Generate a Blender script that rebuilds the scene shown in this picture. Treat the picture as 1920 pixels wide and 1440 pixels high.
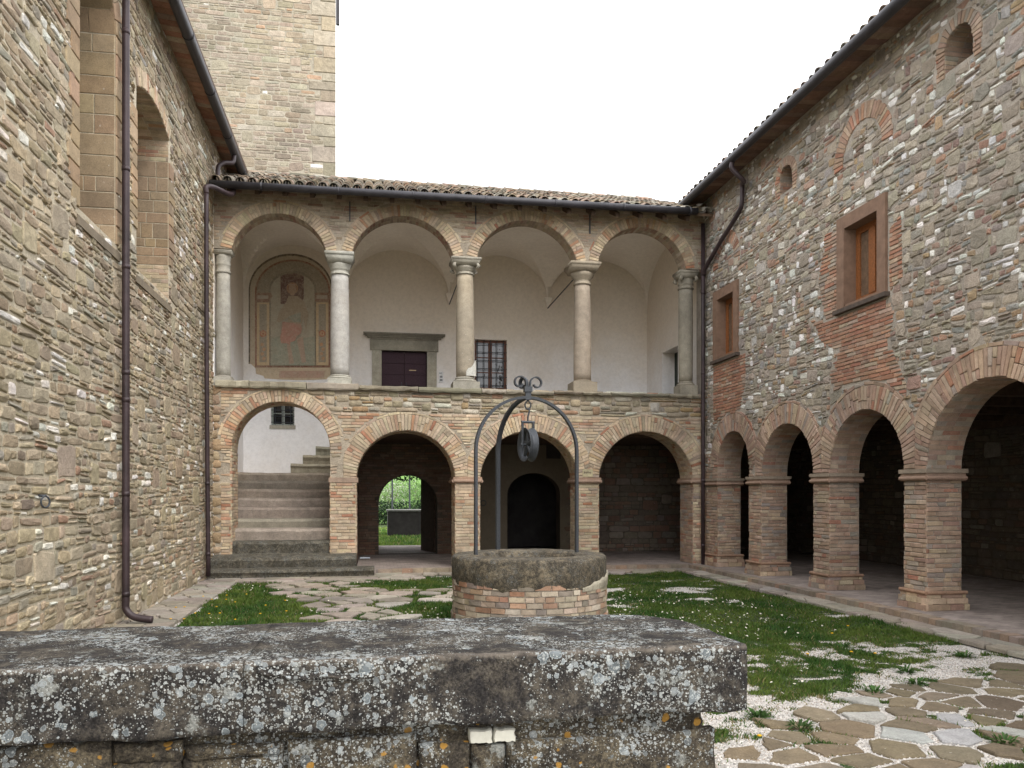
import bpy, bmesh, math, random
import numpy as np
from mathutils import Vector
from mathutils.geometry import tessellate_polygon

# ------------------------------------------------------------------ scene, camera, light
for o in list(bpy.data.objects): bpy.data.objects.remove(o, do_unlink=True)
SC = bpy.context.scene
COL = SC.collection
YAW = math.atan(262/1500.0); SN, CS = math.sin(YAW), math.cos(YAW)
EYE = 1.7; FPX = 1500.0; HZ = 926.0

cd = bpy.data.cameras.new('camera'); cam = bpy.data.objects.new('camera', cd); COL.objects.link(cam)
cam.location = (0, 0, EYE); cam.rotation_euler = (math.radians(90), 0, -YAW)
cd.sensor_width = 36; cd.lens = FPX/1920*36; cd.shift_y = (HZ-720)/1920
cd.clip_start = 0.05; cd.clip_end = 3000
SC.camera = cam

w = bpy.data.worlds.new('World'); SC.world = w; w.use_nodes = True
nt = w.node_tree; nt.nodes.clear()
wo = nt.nodes.new('ShaderNodeOutputWorld'); bg = nt.nodes.new('ShaderNodeBackground')
sky = nt.nodes.new('ShaderNodeTexSky'); sky.sky_type = 'NISHITA'; sky.sun_disc = False
sky.sun_elevation = math.radians(46); sky.sun_rotation = math.radians(155)
sky.air_density = 1.0; sky.dust_density = 6.0; sky.ozone_density = 1.0
# overcast: the clouds turn most of the blue sky into an even pale veil
mx = nt.nodes.new('ShaderNodeMix'); mx.data_type = 'RGBA'; mx.inputs[0].default_value = 0.86
mx.inputs[7].default_value = (15.4, 15.6, 16.1, 1)
nt.links.new(sky.outputs[0], mx.inputs[6]); nt.links.new(mx.outputs[2], bg.inputs[0])
bg.inputs[1].default_value = 0.12
nt.links.new(bg.outputs[0], wo.inputs[0])
sl = bpy.data.lights.new('sun', 'SUN'); sl.energy = 1.3; sl.angle = math.radians(30); sl.color = (1, .97, .92)
so = bpy.data.objects.new('sun', sl); COL.objects.link(so)
el, az = math.radians(46), math.radians(155)
so.rotation_euler = (math.pi/2-el, 0, math.pi-az)
so.location = (0, 0, 30)
SC.view_settings.view_transform = 'Standard'; SC.view_settings.look = 'None'
SC.view_settings.exposure = 0.74; SC.view_settings.gamma = 1
SC.view_settings.use_curve_mapping = False
SC.render.resolution_x = 1024; SC.render.resolution_y = 768

# ------------------------------------------------------------------ projection helpers
def ray(u, v):
    a = (u-960)/FPX; b = (HZ-v)/FPX
    return (SN+a*CS, CS-a*SN, b)
def onY(u, v, y):
    d = ray(u, v); t = y/d[1]; return (t*d[0], EYE+t*d[2])
def onX(u, v, x):
    d = ray(u, v); t = x/d[0]; return (t*d[1], EYE+t*d[2])
def onZ(u, v, z=0.0):
    d = ray(u, v); t = (z-EYE)/d[2]; return (t*d[0], t*d[1])
def proj(p):
    x, y, z = p; dep = x*SN+y*CS
    if dep < .1: return None
    return (960+FPX*(x*CS-y*SN)/dep, HZ-FPX*(z-EYE)/dep, dep)

# ------------------------------------------------------------------ materials
def mat(name, rough=.9, spec=.2):
    m = bpy.data.materials.new(name); m.use_nodes = True
    b = m.node_tree.nodes['Principled BSDF']
    b.inputs['Roughness'].default_value = rough
    b.inputs['Specular IOR Level'].default_value = spec
    return m, m.node_tree, b
def N(nt, t, **k):
    n = nt.nodes.new(t)
    for a, v in k.items(): setattr(n, a, v)
    return n
def noise(nt, scale, detail=4, rough=.6, vec=None, dist=0):
    n = N(nt, 'ShaderNodeTexNoise'); n.inputs['Scale'].default_value = scale
    n.inputs['Detail'].default_value = detail; n.inputs['Roughness'].default_value = rough
    n.inputs['Distortion'].default_value = dist
    if vec: nt.links.new(vec, n.inputs['Vector'])
    return n
def ramp(nt, src, pts):
    r = N(nt, 'ShaderNodeValToRGB'); e = r.color_ramp.elements
    while len(e) < len(pts): e.new(.5)
    for i, (p, c) in enumerate(pts):
        e[i].position = p; e[i].color = (c if isinstance(c, tuple) else (c, c, c)) + (1,)
    nt.links.new(src, r.inputs[0]); return r
def mix(nt, f, a, b, mode='MIX'):
    m = N(nt, 'ShaderNodeMix', data_type='RGBA', blend_type=mode)
    for i, x in ((0, f), (6, a), (7, b)):
        if isinstance(x, (int, float)): m.inputs[i].default_value = x
        elif isinstance(x, tuple): m.inputs[i].default_value = x+(1,)
        else: nt.links.new(x, m.inputs[i])
    return m.outputs[2]
def math_(nt, op, a, b=0, clamp=False):
    m = N(nt, 'ShaderNodeMath', operation=op); m.use_clamp = clamp
    for i, x in ((0, a), (1, b)):
        if isinstance(x, (int, float)): m.inputs[i].default_value = x
        else: nt.links.new(x, m.inputs[i])
    return m.outputs[0]
def bump(nt, b, h, strength=.5, dist=.01, prev=None):
    n = N(nt, 'ShaderNodeBump'); n.inputs['Strength'].default_value = strength
    n.inputs['Distance'].default_value = dist
    nt.links.new(h, n.inputs['Height'])
    if prev: nt.links.new(prev, n.inputs['Normal'])
    nt.links.new(n.outputs[0], b.inputs['Normal']); return n.outputs[0]
def pos(nt): return N(nt, 'ShaderNodeNewGeometry').outputs['Position']

def tint_mat(name, lo=.74, hi=1.22, fs=60, bs=.6, bd=.008, rough=.93, stain=.25, staincol=(.13,.11,.085), stsc=1.6):
    """masonry: per piece colour from the 'tint' attribute, mottled grain, pits, dirt blotches"""
    m, nt, b = mat(name, rough)
    at = N(nt, 'ShaderNodeAttribute', attribute_name='tint').outputs['Color']
    P = pos(nt)
    n1 = noise(nt, 9, 6, .65, P); n2 = noise(nt, fs, 5, .7, P)
    r1 = ramp(nt, n1.outputs[0], [(.25, lo), (.75, hi)]); r2 = ramp(nt, n2.outputs[0], [(.3, .72), (.5, 1.0), (.72, 1.18)])
    c = mix(nt, 1, at, r1.outputs[0], 'MULTIPLY'); c = mix(nt, 1, c, r2.outputs[0], 'MULTIPLY')
    n3 = noise(nt, stsc, 7, .7, P, .4); r3 = ramp(nt, n3.outputs[0], [(.46, 0.0), (.72, stain)])
    c = mix(nt, r3.outputs[0], c, staincol)
    n0 = noise(nt, .45, 6, .6, P); c = mix(nt, 1, c, ramp(nt, n0.outputs[0], [(.32, (.74, .74, .75)), (.5, (1, 1, 1)), (.68, (1.12, 1.09, 1.04))]).outputs[0], 'MULTIPLY')
    # small pale specks of lime and lichen
    n4 = noise(nt, 28, 3, .5, P); r4 = ramp(nt, n4.outputs[0], [(.70, 0.0), (.76, .45)])
    c = mix(nt, r4.outputs[0], c, (.62, .60, .55))
    nt.links.new(c, b.inputs['Base Color'])
    hh = math_(nt, 'ADD', math_(nt, 'MULTIPLY', n1.outputs[0], 1.6), math_(nt, 'MULTIPLY', n2.outputs[0], .7))
    bump(nt, b, hh, bs, bd)
    return m
STONE = tint_mat('rubble_stone', bs=.9, bd=.022)
BRICK = tint_mat('old_brick', .7, 1.2, 90, .5, .006, stain=.28)
ASH = tint_mat('grey_dressed_stone', .75, 1.15, 70, .4, .005, stain=.3)
TILE = tint_mat('clay_roof_tile', .5, 1.3, 50, .5, .006, stain=.65, staincol=(.13,.12,.09), stsc=5)

def mortar_mat(name, col, sc=1.0):
    m, nt, b = mat(name, .97)
    P = pos(nt); n1 = noise(nt, 3*sc, 8, .7, P); n2 = noise(nt, 45, 5, .7, P)
    r = ramp(nt, n1.outputs[0], [(.3, tuple(x*.62 for x in col)), (.6, col), (.8, tuple(min(1, x*1.12) for x in col))])
    r2 = ramp(nt, n2.outputs[0], [(.3, .7), (.6, 1.08)])
    nt.links.new(mix(nt, 1, r.outputs[0], r2.outputs[0], 'MULTIPLY'), b.inputs['Base Color'])
    bump(nt, b, math_(nt, 'ADD', n1.outputs[0], n2.outputs[0]), .8, .015)
    return m
MORT_L = mortar_mat('beige_lime_mortar', (.56, .49, .37))
MORT_R = mortar_mat('grey_lime_mortar', (.42, .37, .31))
MORT_B = mortar_mat('pale_brick_mortar', (.42, .36, .28))
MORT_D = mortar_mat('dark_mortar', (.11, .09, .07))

def plaster_mat(name, col, dirt=(.40, .33, .26), amt=.35, aged=None):
    m, nt, b = mat(name, .95)
    P = pos(nt); n1 = noise(nt, .8, 8, .68, P); n2 = noise(nt, 14, 6, .7, P)
    r = ramp(nt, n1.outputs[0], [(.45, 0.0), (.8, amt)])
    c = mix(nt, r.outputs[0], col, dirt)
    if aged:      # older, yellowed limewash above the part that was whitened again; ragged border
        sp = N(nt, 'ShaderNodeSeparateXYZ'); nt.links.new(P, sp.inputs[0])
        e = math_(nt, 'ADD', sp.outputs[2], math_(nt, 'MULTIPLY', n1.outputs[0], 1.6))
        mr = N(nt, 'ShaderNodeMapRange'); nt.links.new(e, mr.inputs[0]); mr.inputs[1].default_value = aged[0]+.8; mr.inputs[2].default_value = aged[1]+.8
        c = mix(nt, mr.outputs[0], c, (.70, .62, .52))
    r2 = ramp(nt, n2.outputs[0], [(.3, .9), (.6, 1.03)])
    nt.links.new(mix(nt, 1, c, r2.outputs[0], 'MULTIPLY'), b.inputs['Base Color'])
    bump(nt, b, n2.outputs[0], .25, .006)
    return m
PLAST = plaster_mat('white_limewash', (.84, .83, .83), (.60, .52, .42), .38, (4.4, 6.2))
PLASV = plaster_mat('vault_plaster', (.80, .73, .64), (.50, .42, .33), .4)

def plain(name, col, rough=.6, metal=0, bsc=0, bs=.2, var=.25, nsc=20, spec=.3):
    m, nt, b = mat(name, rough, spec); b.inputs['Metallic'].default_value = metal
    P = pos(nt); n = noise(nt, nsc, 5, .65, P)
    r = ramp(nt, n.outputs[0], [(.3, tuple(x*(1-var) for x in col)), (.7, tuple(min(1, x*(1+var)) for x in col))])
    nt.links.new(r.outputs[0], b.inputs['Base Color'])
    if bsc: bump(nt, b, noise(nt, bsc, 4, .6, P).outputs[0], bs, .004)
    return m
IRON = plain('wrought_iron', (.055, .06, .068), .55, .35, 120, .35, .3, 60, .4)
COPPER = plain('brown_drainpipe_paint', (.040, .026, .028), .5, .1, 60, .25, .45, 3, .4)
GUTT = plain('dark_gutter_metal', (.035, .033, .038), .5, .2, 50, .1, .3, 4, .4)
WOODD = plain('dark_plum_wood', (.050, .026, .036), .7, 0, 40, .3, .3, 30)
WOODW = plain('window_chestnut_wood', (.23, .085, .028), .5, 0, 60, .25, .35, 40)
WOODB = plain('beam_wood', (.07, .045, .03), .8, 0, 30, .5, .4, 12)
BROWNP = plain('brown_window_surround', (.20, .125, .085), .85, 0, 35, .35, .2, 8)
SILLM = plain('dark_stone_sill', (.085, .065, .052), .85, 0, 40, .4, .3, 15)
FRAMEG = plain('weathered_grey_green_wood', (.30, .33, .30), .8, 0, 60, .3, .25, 40)
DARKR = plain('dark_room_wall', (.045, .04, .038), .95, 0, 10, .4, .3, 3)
WHITEP = plain('white_plastic', (.7, .7, .7), .5)
GREYP = plain('grey_plastic', (.22, .23, .24), .5)
def glass_mat():
    m, nt, b = mat('window_glass', .06, .8)
    b.inputs['Base Color'].default_value = (.012, .014, .018, 1)
    P = pos(nt); bump(nt, b, noise(nt, 7, 2, .5, P).outputs[0], .25, .02)
    return m
GLASS = glass_mat()
def tint_simple(name, rough=.8, trans=0):
    m, nt, b = mat(name, rough, .25)
    at = N(nt, 'ShaderNodeAttribute', attribute_name='tint').outputs['Color']
    nt.links.new(at, b.inputs['Base Color'])
    if trans:
        t = N(nt, 'ShaderNodeBsdfTranslucent'); nt.links.new(at, t.inputs[0])
        s = N(nt, 'ShaderNodeMixShader'); s.inputs[0].default_value = trans
        nt.links.new(b.outputs[0], s.inputs[1]); nt.links.new(t.outputs[0], s.inputs[2])
        nt.links.new(s.outputs[0], nt.nodes['Material Output'].inputs[0])
    return m
GRASSM = tint_simple('grass_blade', .6, .35)
LEAFM = tint_simple('leaf', .6, .3)
PETALM = tint_simple('petal', .7, .2)
PEBM = tint_simple('pebble', .9)

def fresco_mat():
    m, nt, b = mat('faded_fresco_paint', .95)
    at = N(nt, 'ShaderNodeAttribute', attribute_name='tint').outputs['Color']
    P = pos(nt); n1 = noise(nt, 6, 8, .75, P); n2 = noise(nt, 22, 6, .75, P, 1.0)
    c = mix(nt, ramp(nt, n1.outputs[0], [(.35, .05), (.60, .5)]).outputs[0], at, (.36, .29, .205))
    c = mix(nt, ramp(nt, n2.outputs[0], [(.48, 0.0), (.64, .55)]).outputs[0], c, (.50, .43, .33))
    c = mix(nt, ramp(nt, n2.outputs[0], [(.30, .7), (.45, 0.0)]).outputs[0], c, (.20, .15, .115))
    nt.links.new(c, b.inputs['Base Color']); bump(nt, b, n2.outputs[0], .2, .004)
    return m
FRESCO = fresco_mat()

def lichen_mat(name, base=(.06, .055, .048), tan=(.25, .21, .15), amt=1.0, orange=0.0, edge=False):
    m, nt, b = mat(name, .95)
    P = pos(nt)
    nA = noise(nt, 6.5, 12, .80, P, .5); nB = noise(nt, 26, 7, .75, P); nC = noise(nt, 130, 4, .7, P)
    c = mix(nt, ramp(nt, nA.outputs[0], [(.48, 0.0), (.64, .9)]).outputs[0], base, tan)
    c = mix(nt, 1, c, ramp(nt, nC.outputs[0], [(.34, .35), (.5, 1.0), (.66, 1.9)]).outputs[0], 'MULTIPLY')
    c = mix(nt, ramp(nt, nB.outputs[0], [(.50, 0.0), (.68, .6)]).outputs[0], c, tuple(x*1.25 for x in tan))
    c = mix(nt, ramp(nt, nB.outputs[0], [(.30, .85), (.48, 0.0)]).outputs[0], c, tuple(x*.45 for x in base))
    if edge:      # stone rubbed bare along the front arris
        sp_ = N(nt, 'ShaderNodeSeparateXYZ'); nt.links.new(P, sp_.inputs[0])
        ez = math_(nt, 'SUBTRACT', .016, math_(nt, 'ABSOLUTE', math_(nt, 'SUBTRACT', sp_.outputs[2], 1.196)))
        ey = math_(nt, 'SUBTRACT', .030, math_(nt, 'ABSOLUTE', math_(nt, 'SUBTRACT', sp_.outputs[1], 2.482)))
        em = math_(nt, 'ADD', math_(nt, 'MULTIPLY', math_(nt, 'MINIMUM', ez, ey), 60), math_(nt, 'MULTIPLY', math_(nt, 'SUBTRACT', nB.outputs[0], .55), 3), True)
        c = mix(nt, math_(nt, 'MULTIPLY', em, .6), c, (.17, .145, .12))
    # crust patches
    nD = noise(nt, 7.5, 10, .74, P)
    crust = ramp(nt, nD.outputs[0], [(.575, 0.0), (.61, .8*amt)]).outputs[0]
    sp = ramp(nt, nC.outputs[0], [(.35, .5), (.6, 1.05)]).outputs[0]
    c = mix(nt, crust, c, mix(nt, 1, (.27, .28, .26), sp, 'MULTIPLY'))
    hsum = nB.outputs[0]
    clus = ramp(nt, noise(nt, 4.2, 5, .6, P).outputs[0], [(.40, .12), (.50, .7), (.62, 1.12)]).outputs[0]
    for i, (sc, dens, col) in enumerate(((22, .40, (.19, .215, .225)), (46, .44, (.28, .305, .31)), (95, .46, (.36, .38, .37)), (190, .46, (.42, .43, .41)))):
        off = N(nt, 'ShaderNodeVectorMath', operation='ADD'); nt.links.new(P, off.inputs[0]); off.inputs[1].default_value = (i*3.7, i*1.3, i*5.1)
        wob = N(nt, 'ShaderNodeVectorMath', operation='SCALE'); nt.links.new(noise(nt, sc*2.2, 3, .6, P).outputs['Color'], wob.inputs[0]); wob.inputs['Scale'].default_value = .55/sc
        ad = N(nt, 'ShaderNodeVectorMath', operation='ADD'); nt.links.new(off.outputs[0], ad.inputs[0]); nt.links.new(wob.outputs[0], ad.inputs[1])
        v = N(nt, 'ShaderNodeTexVoronoi'); v.inputs['Scale'].default_value = sc; nt.links.new(ad.outputs[0], v.inputs['Vector'])
        sep = N(nt, 'ShaderNodeSeparateColor'); nt.links.new(v.outputs['Color'], sep.inputs[0])
        # radius: many cells have none, some have large spots
        rad = math_(nt, 'MULTIPLY', math_(nt, 'POWER', math_(nt, 'MAXIMUM', math_(nt, 'SUBTRACT', sep.outputs[0], 1-dens*1.4), 0), 1.4), 1.35)
        rad = math_(nt, 'MULTIPLY', rad, clus)
        e = math_(nt, 'SUBTRACT', rad, v.outputs['Distance'])
        mask = math_(nt, 'MULTIPLY', e, 18, True)
        ring = ramp(nt, e, [(0.0, 1.35), (.06, 1.3), (.11, .55), (.3, .85)]).outputs[0]
        shade = mix(nt, sep.outputs[1], tuple(x*.55 for x in col), tuple(min(1, x*1.3) for x in col))
        c = mix(nt, math_(nt, 'MULTIPLY', mask, amt*.95), c, mix(nt, 1, shade, ring, 'MULTIPLY'))
        if i == 1: hsum = math_(nt, 'ADD', hsum, math_(nt, 'MULTIPLY', mask, .25))
    if orange:
        v = N(nt, 'ShaderNodeTexVoronoi'); v.inputs['Scale'].default_value = 27; nt.links.new(P, v.inputs['Vector'])
        sep = N(nt, 'ShaderNodeSeparateColor'); nt.links.new(v.outputs['Color'], sep.inputs[0])
        rad = math_(nt, 'MULTIPLY', math_(nt, 'SUBTRACT', sep.outputs[0], .72), 1.5)
        mask = math_(nt, 'MULTIPLY', math_(nt, 'SUBTRACT', math_(nt, 'ADD', rad, math_(nt, 'MULTIPLY', math_(nt, 'SUBTRACT', nB.outputs[0], .5), .8)), v.outputs['Distance']), 14, True)
        c = mix(nt, math_(nt, 'MULTIPLY', mask, orange), c, (.30, .16, .03))
    nt.links.new(c, b.inputs['Base Color'])
    hh = math_(nt, 'ADD', hsum, math_(nt, 'MULTIPLY', nC.outputs[0], .5))
    bump(nt, b, hh, .9, .007)
    return m
LICH = lichen_mat('lichened_coping_stone', (.022, .020, .019), (.095, .082, .064), .95, edge=True)
LICHW = lichen_mat('lichened_wall_stone', (.032, .027, .021), (.115, .095, .062), .75, .85)
RIMM = lichen_mat('well_rim_stone', (.06, .052, .04), (.19, .155, .105), .2)
STEPM = tint_mat('worn_step_stone', .7, 1.15, 40, .5, .01, stain=.5, staincol=(.12,.105,.085), stsc=2.2)
STEPD = lichen_mat('mossy_low_step_stone', (.06, .055, .043), (.17, .15, .115), .22)

def ground_mat(name, c1, c2, c3, sc=5):
    m, nt, b = mat(name, .98)
    P = pos(nt); n1 = noise(nt, sc, 8, .7, P); n2 = noise(nt, 70, 4, .7, P)
    r = ramp(nt, n1.outputs[0], [(.3, c1), (.5, c2), (.7, c3)])
    r2 = ramp(nt, n2.outputs[0], [(.3, .6), (.65, 1.15)])
    nt.links.new(mix(nt, 1, r.outputs[0], r2.outputs[0], 'MULTIPLY'), b.inputs['Base Color'])
    bump(nt, b, n2.outputs[0], .9, .02); return m
GRAVM = ground_mat('white_gravel', (.44, .40, .36), (.58, .55, .51), (.64, .61, .57))
SOILM = ground_mat('grassy_soil', (.030, .05, .014), (.045, .07, .018), (.06, .065, .03))
HILLM = ground_mat('green_meadow', (.10, .19, .05), (.14, .25, .06), (.17, .28, .08), 1.5)
def paver_floor(name, col):
    m, nt, b = mat(name, .9)
    P = pos(nt); br = N(nt, 'ShaderNodeTexBrick'); nt.links.new(P, br.inputs['Vector'])
    br.inputs['Scale'].default_value = 3.2; br.inputs['Mortar Size'].default_value = .012
    br.inputs['Color1'].default_value = tuple(x*1.1 for x in col)+(1,); br.inputs['Color2'].default_value = tuple(x*.75 for x in col)+(1,)
    br.inputs['Mortar'].default_value = tuple(x*.6 for x in col)+(1,)
    n = noise(nt, 2.5, 8, .7, P); r = ramp(nt, n.outputs[0], [(.3, .65), (.7, 1.2)])
    nt.links.new(mix(nt, 1, br.outputs[0], r.outputs[0], 'MULTIPLY'), b.inputs['Base Color'])
    bump(nt, b, n.outputs[0], .3, .01); return m
FLOORM = paver_floor('portico_brick_floor', (.30, .25, .22))

# ------------------------------------------------------------------ object helpers
W = {}   # world position of each object's origin
def new_obj(name, me, loc, parent=None, m=None):
    o = bpy.data.objects.new(name, me); COL.objects.link(o)
    loc = Vector(loc); W[o.name] = loc.copy()
    if parent is not None:
        o.parent = parent; o.location = loc - W[parent.name]
    else: o.location = loc
    if m is not None and me is not None: me.materials.append(m)
    return o
def thing(name, label, cat, loc, group=None):
    o = new_obj(name, None, loc); o['label'] = label; o['category'] = cat; o.empty_display_size = .3
    if group: o['group'] = group
    return o
def mesh_from(verts, faces, tint=None, center=None, smooth=False, name='m'):
    v = np.array(verts, dtype=float)
    c = np.array(center) if center is not None else np.zeros(3)
    me = bpy.data.meshes.new(name); me.from_pydata((v-c).tolist(), [], faces)
    if tint is not None:
        a = me.attributes.new('tint', 'FLOAT_COLOR', 'POINT')
        t = np.array(tint, dtype=np.float32)
        if t.ndim == 1: t = np.tile(t, (len(v), 1))
        a.data.foreach_set('color', np.hstack([t[:, :3], np.ones((len(v), 1), np.float32)]).astype(np.float32).ravel())
    if smooth: me.polygons.foreach_set('use_smooth', [True]*len(me.polygons))
    return me
def add(name, verts, faces, m, parent=None, tint=None, smooth=False, fix=True, **props):
    v = np.array(verts, dtype=float); lo, hi = v.min(0), v.max(0)
    c = np.array([(lo[0]+hi[0])/2, (lo[1]+hi[1])/2, lo[2]])
    me = mesh_from(v, faces, tint, c, smooth)
    if fix:
        bm = bmesh.new(); bm.from_mesh(me); bmesh.ops.recalc_face_normals(bm, faces=bm.faces); bm.to_mesh(me); bm.free()
    o = new_obj(name, me, c, parent, m)
    for k, x in props.items(): o[k] = x
    return o
class Buf:
    def __init__(s): s.v = []; s.f = []; s.t = []
    def put(s, v, f, t=(1, 1, 1)):
        b = len(s.v); s.v.extend([tuple(p) for p in v]); s.f.extend([tuple(i+b for i in q) for q in f]); s.t.extend([t]*len(v)); return s
    def box(s, x0, x1, y0, y1, z0, z1, t=(1, 1, 1)):
        v = [(x, y, z) for x in (x0, x1) for y in (y0, y1) for z in (z0, z1)]
        return s.put(v, [(0,1,3,2),(4,6,7,5),(0,4,5,1),(2,3,7,6),(0,2,6,4),(1,5,7,3)], t)
    def tube(s, pts, r, n=10, t=(1, 1, 1), cap=True):
        pts = [Vector(p) for p in pts]; rings = []; up = None
        for i, p in enumerate(pts):
            d = (pts[min(i+1, len(pts)-1)]-pts[max(i-1, 0)]).normalized()
            if up is None: up = d.orthogonal().normalized()
            up = (up-d*up.dot(d)).normalized(); sd = d.cross(up)
            rr = r[i] if isinstance(r, (list, tuple)) else r
            rings.append([p+(up*math.cos(2*math.pi*k/n)+sd*math.sin(2*math.pi*k/n))*rr for k in range(n)])
        v = [q for R in rings for q in R]; f = []
        for i in range(len(pts)-1):
            for k in range(n): f.append((i*n+k, i*n+(k+1) % n, (i+1)*n+(k+1) % n, (i+1)*n+k))
        if cap: f.append(tuple(range(n))[::-1]); f.append(tuple((len(pts)-1)*n+k for k in range(n)))
        return s.put(v, f, t)
    def lathe(s, prof, c, n=28, t=(1, 1, 1)):
        v = []; f = []
        for r, z in prof:
            for k in range(n): v.append((c[0]+r*math.cos(2*math.pi*k/n), c[1]+r*math.sin(2*math.pi*k/n), c[2]+z))
        for i in range(len(prof)-1):
            for k in range(n): f.append((i*n+k, i*n+(k+1) % n, (i+1)*n+(k+1) % n, (i+1)*n+k))
        f.append(tuple(range(n))[::-1]); f.append(tuple((len(prof)-1)*n+k for k in range(n)))
        return s.put(v, f, t)
    def make(s, name, m, parent=None, smooth=False, **p): return add(name, s.v, s.f, m, parent, s.t, smooth, **p)
def smooth_path(pts, n=6):
    """Catmull-Rom through pts"""
    P = [Vector(p) for p in pts]; P = [P[0]*2-P[1]]+P+[P[-1]*2-P[-2]]; out = []
    for i in range(1, len(P)-2):
        for k in range(n):
            t = k/n; a, b, c, d = P[i-1], P[i], P[i+1], P[i+2]
            out.append(.5*((2*b)+(c-a)*t+(2*a-5*b+4*c-d)*t*t+(3*b-a-3*c+d)*t**3))
    out.append(P[-2]); return out
def np_mesh(name, V, F, tint, m, parent=None, label=None, **props):
    me = bpy.data.meshes.new(name); nv, nf, k = len(V), len(F), F.shape[1]
    me.vertices.add(nv); me.vertices.foreach_set('co', V.astype(np.float32).ravel())
    me.loops.add(nf*k); me.loops.foreach_set('vertex_index', F.astype(np.int32).ravel())
    me.polygons.add(nf); me.polygons.foreach_set('loop_start', np.arange(0, nf*k, k, dtype=np.int32))
    me.polygons.foreach_set('loop_total', np.full(nf, k, dtype=np.int32))
    me.update(); me.validate()
    a = me.attributes.new('tint', 'FLOAT_COLOR', 'POINT')
    a.data.foreach_set('color', np.hstack([tint, np.ones((nv, 1))]).astype(np.float32).ravel())
    o = new_obj(name, me, (0, 0, 0) if parent is None else (0, 0, 0), parent, m)
    for q, x in props.items(): o[q] = x
    if label: o['label'] = label
    return o

# frames: world = O + s*S + d*N + z
class Frame:
    def __init__(s, O, S, Nn): s.O, s.S, s.N = O, S, Nn
    def __call__(s, a, z, d): return (s.O[0]+a*s.S[0]+d*s.N[0], s.O[1]+a*s.S[1]+d*s.N[1], z)
XL, XR, YF, YB = -3.2, 7.4, 17.1, 20.9
FF = Frame((0, YF), (1, 0), (0, -1)); FR = Frame((XR, 0), (0, 1), (-1, 0)); FL = Frame((XL, 0), (0, 1), (1, 0))
FBK = Frame((0, YB), (1, 0), (0, -1))

# ------------------------------------------------------------------ masonry pieces
def piece(poly, f, h, col, bev=.012, rough=.3, rng=random, cen=True, sink=.03):
    n = len(poly); cx = sum(p[0] for p in poly)/n; cz = sum(p[1] for p in poly)/n
    w2 = max(.01, (max(p[0] for p in poly)-min(p[0] for p in poly))/2); h2 = max(.01, (max(p[1] for p in poly)-min(p[1] for p in poly))/2)
    kx = max(.3, 1-bev/w2); kz = max(.3, 1-bev/h2)
    V = [f(p[0], p[1], -sink) for p in poly]
    V += [f(p[0], p[1], h*.45) for p in poly]
    V += [f(cx+(p[0]-cx)*kx, cz+(p[1]-cz)*kz, h*(1+rng.uniform(-rough, rough))) for p in poly]
    F = []
    for i in range(n):
        j = (i+1) % n
        F.append((i, j, n+j, n+i)); F.append((n+i, n+j, 2*n+j, 2*n+i))
    if cen:
        V.append(f(cx+rng.uniform(-.3, .3)*w2*.6, cz+rng.uniform(-.3, .3)*h2*.6, h*(1+rng.uniform(0, rough*1.6))))
        for i in range(n): F.append((2*n+i, 2*n+(i+1) % n, 3*n))
    else: F.append(tuple(2*n+i for i in range(n)))
    # orientation test
    a, b_, c = Vector(V[2*n]), Vector(V[2*n+1]), Vector(V[2*n+2])
    nn = (b_-a).cross(Vector(V[2*n+n//2])-a); out = Vector(f(cx, cz, 1))-Vector(f(cx, cz, 0))
    if nn.dot(out) < 0: F = [q[::-1] for q in F]
    return (V, F, col)
def psize(V):
    xs, ys = [], []
    for p in V[::3]:
        q = proj(p)
        if q is None: return 0
        xs.append(q[0]); ys.append(q[1])
    cx, cy = sum(xs)/len(xs), sum(ys)/len(ys)
    if cx < -5 or cx > 1925 or cy < -5 or cy > 1445: return 0
    return (max(xs)-min(xs))*(max(ys)-min(ys))
def emit(pieces, name, m, parent, limit=285, smooth=False, stuffname=None):
    pieces = [p for p in pieces if p]
    pieces.sort(key=lambda p: -psize(p[0]))
    vis = pieces[:limit]; rest = pieces[limit:]
    # pieces outside the frame stay in the joined rest
    for V, F, c in vis:
        add(name, V, F, m, parent, c, smooth, fix=False)
    if rest:
        B = Buf()
        for V, F, c in rest: B.put(V, F, c)
        o = add(stuffname or (name+'_courses'), B.v, B.f, m, parent, B.t, smooth, fix=False); o['kind'] = 'stuff'
def pull(poly, inside):
    if inside is None: return poly
    n = len(poly); cx = sum(p[0] for p in poly)/n; cz = sum(p[1] for p in poly)/n
    if inside(cx, cz): return None
    out = []; moved = False
    for x, z in poly:
        if inside(x, z):
            a, b = 0.0, 1.0
            for _ in range(7):
                m_ = (a+b)/2
                if inside(cx+(x-cx)*m_, cz+(z-cz)*m_): b = m_
                else: a = m_
            x, z = cx+(x-cx)*a*.96, cz+(z-cz)*a*.96; moved = True
        out.append((x, z))
    if moved:
        w = max(p[0] for p in out)-min(p[0] for p in out); h = max(p[1] for p in out)-min(p[1] for p in out)
        if w < .03 or h < .02: return None
    return out
def sup(cx, cz, a, b, sl, rng, n=10, e=.42, jit=.06):
    P = []; ph = rng.uniform(0, .9); n = rng.choice((8, 9, 10)); e = e*rng.uniform(.5, 1.1); jit = jit*1.25
    for i in range(n):
        t = 2*math.pi*(i+.5)/n+ph*.3
        c, s = math.cos(t), math.sin(t)
        x = math.copysign(abs(c)**e, c)*a*(1+rng.uniform(-jit, jit)); z = math.copysign(abs(s)**e, s)*b*(1+rng.uniform(-jit*1.6, jit*1.6))
        P.append((cx+x, cz+z+sl*x))
    return P
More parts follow.
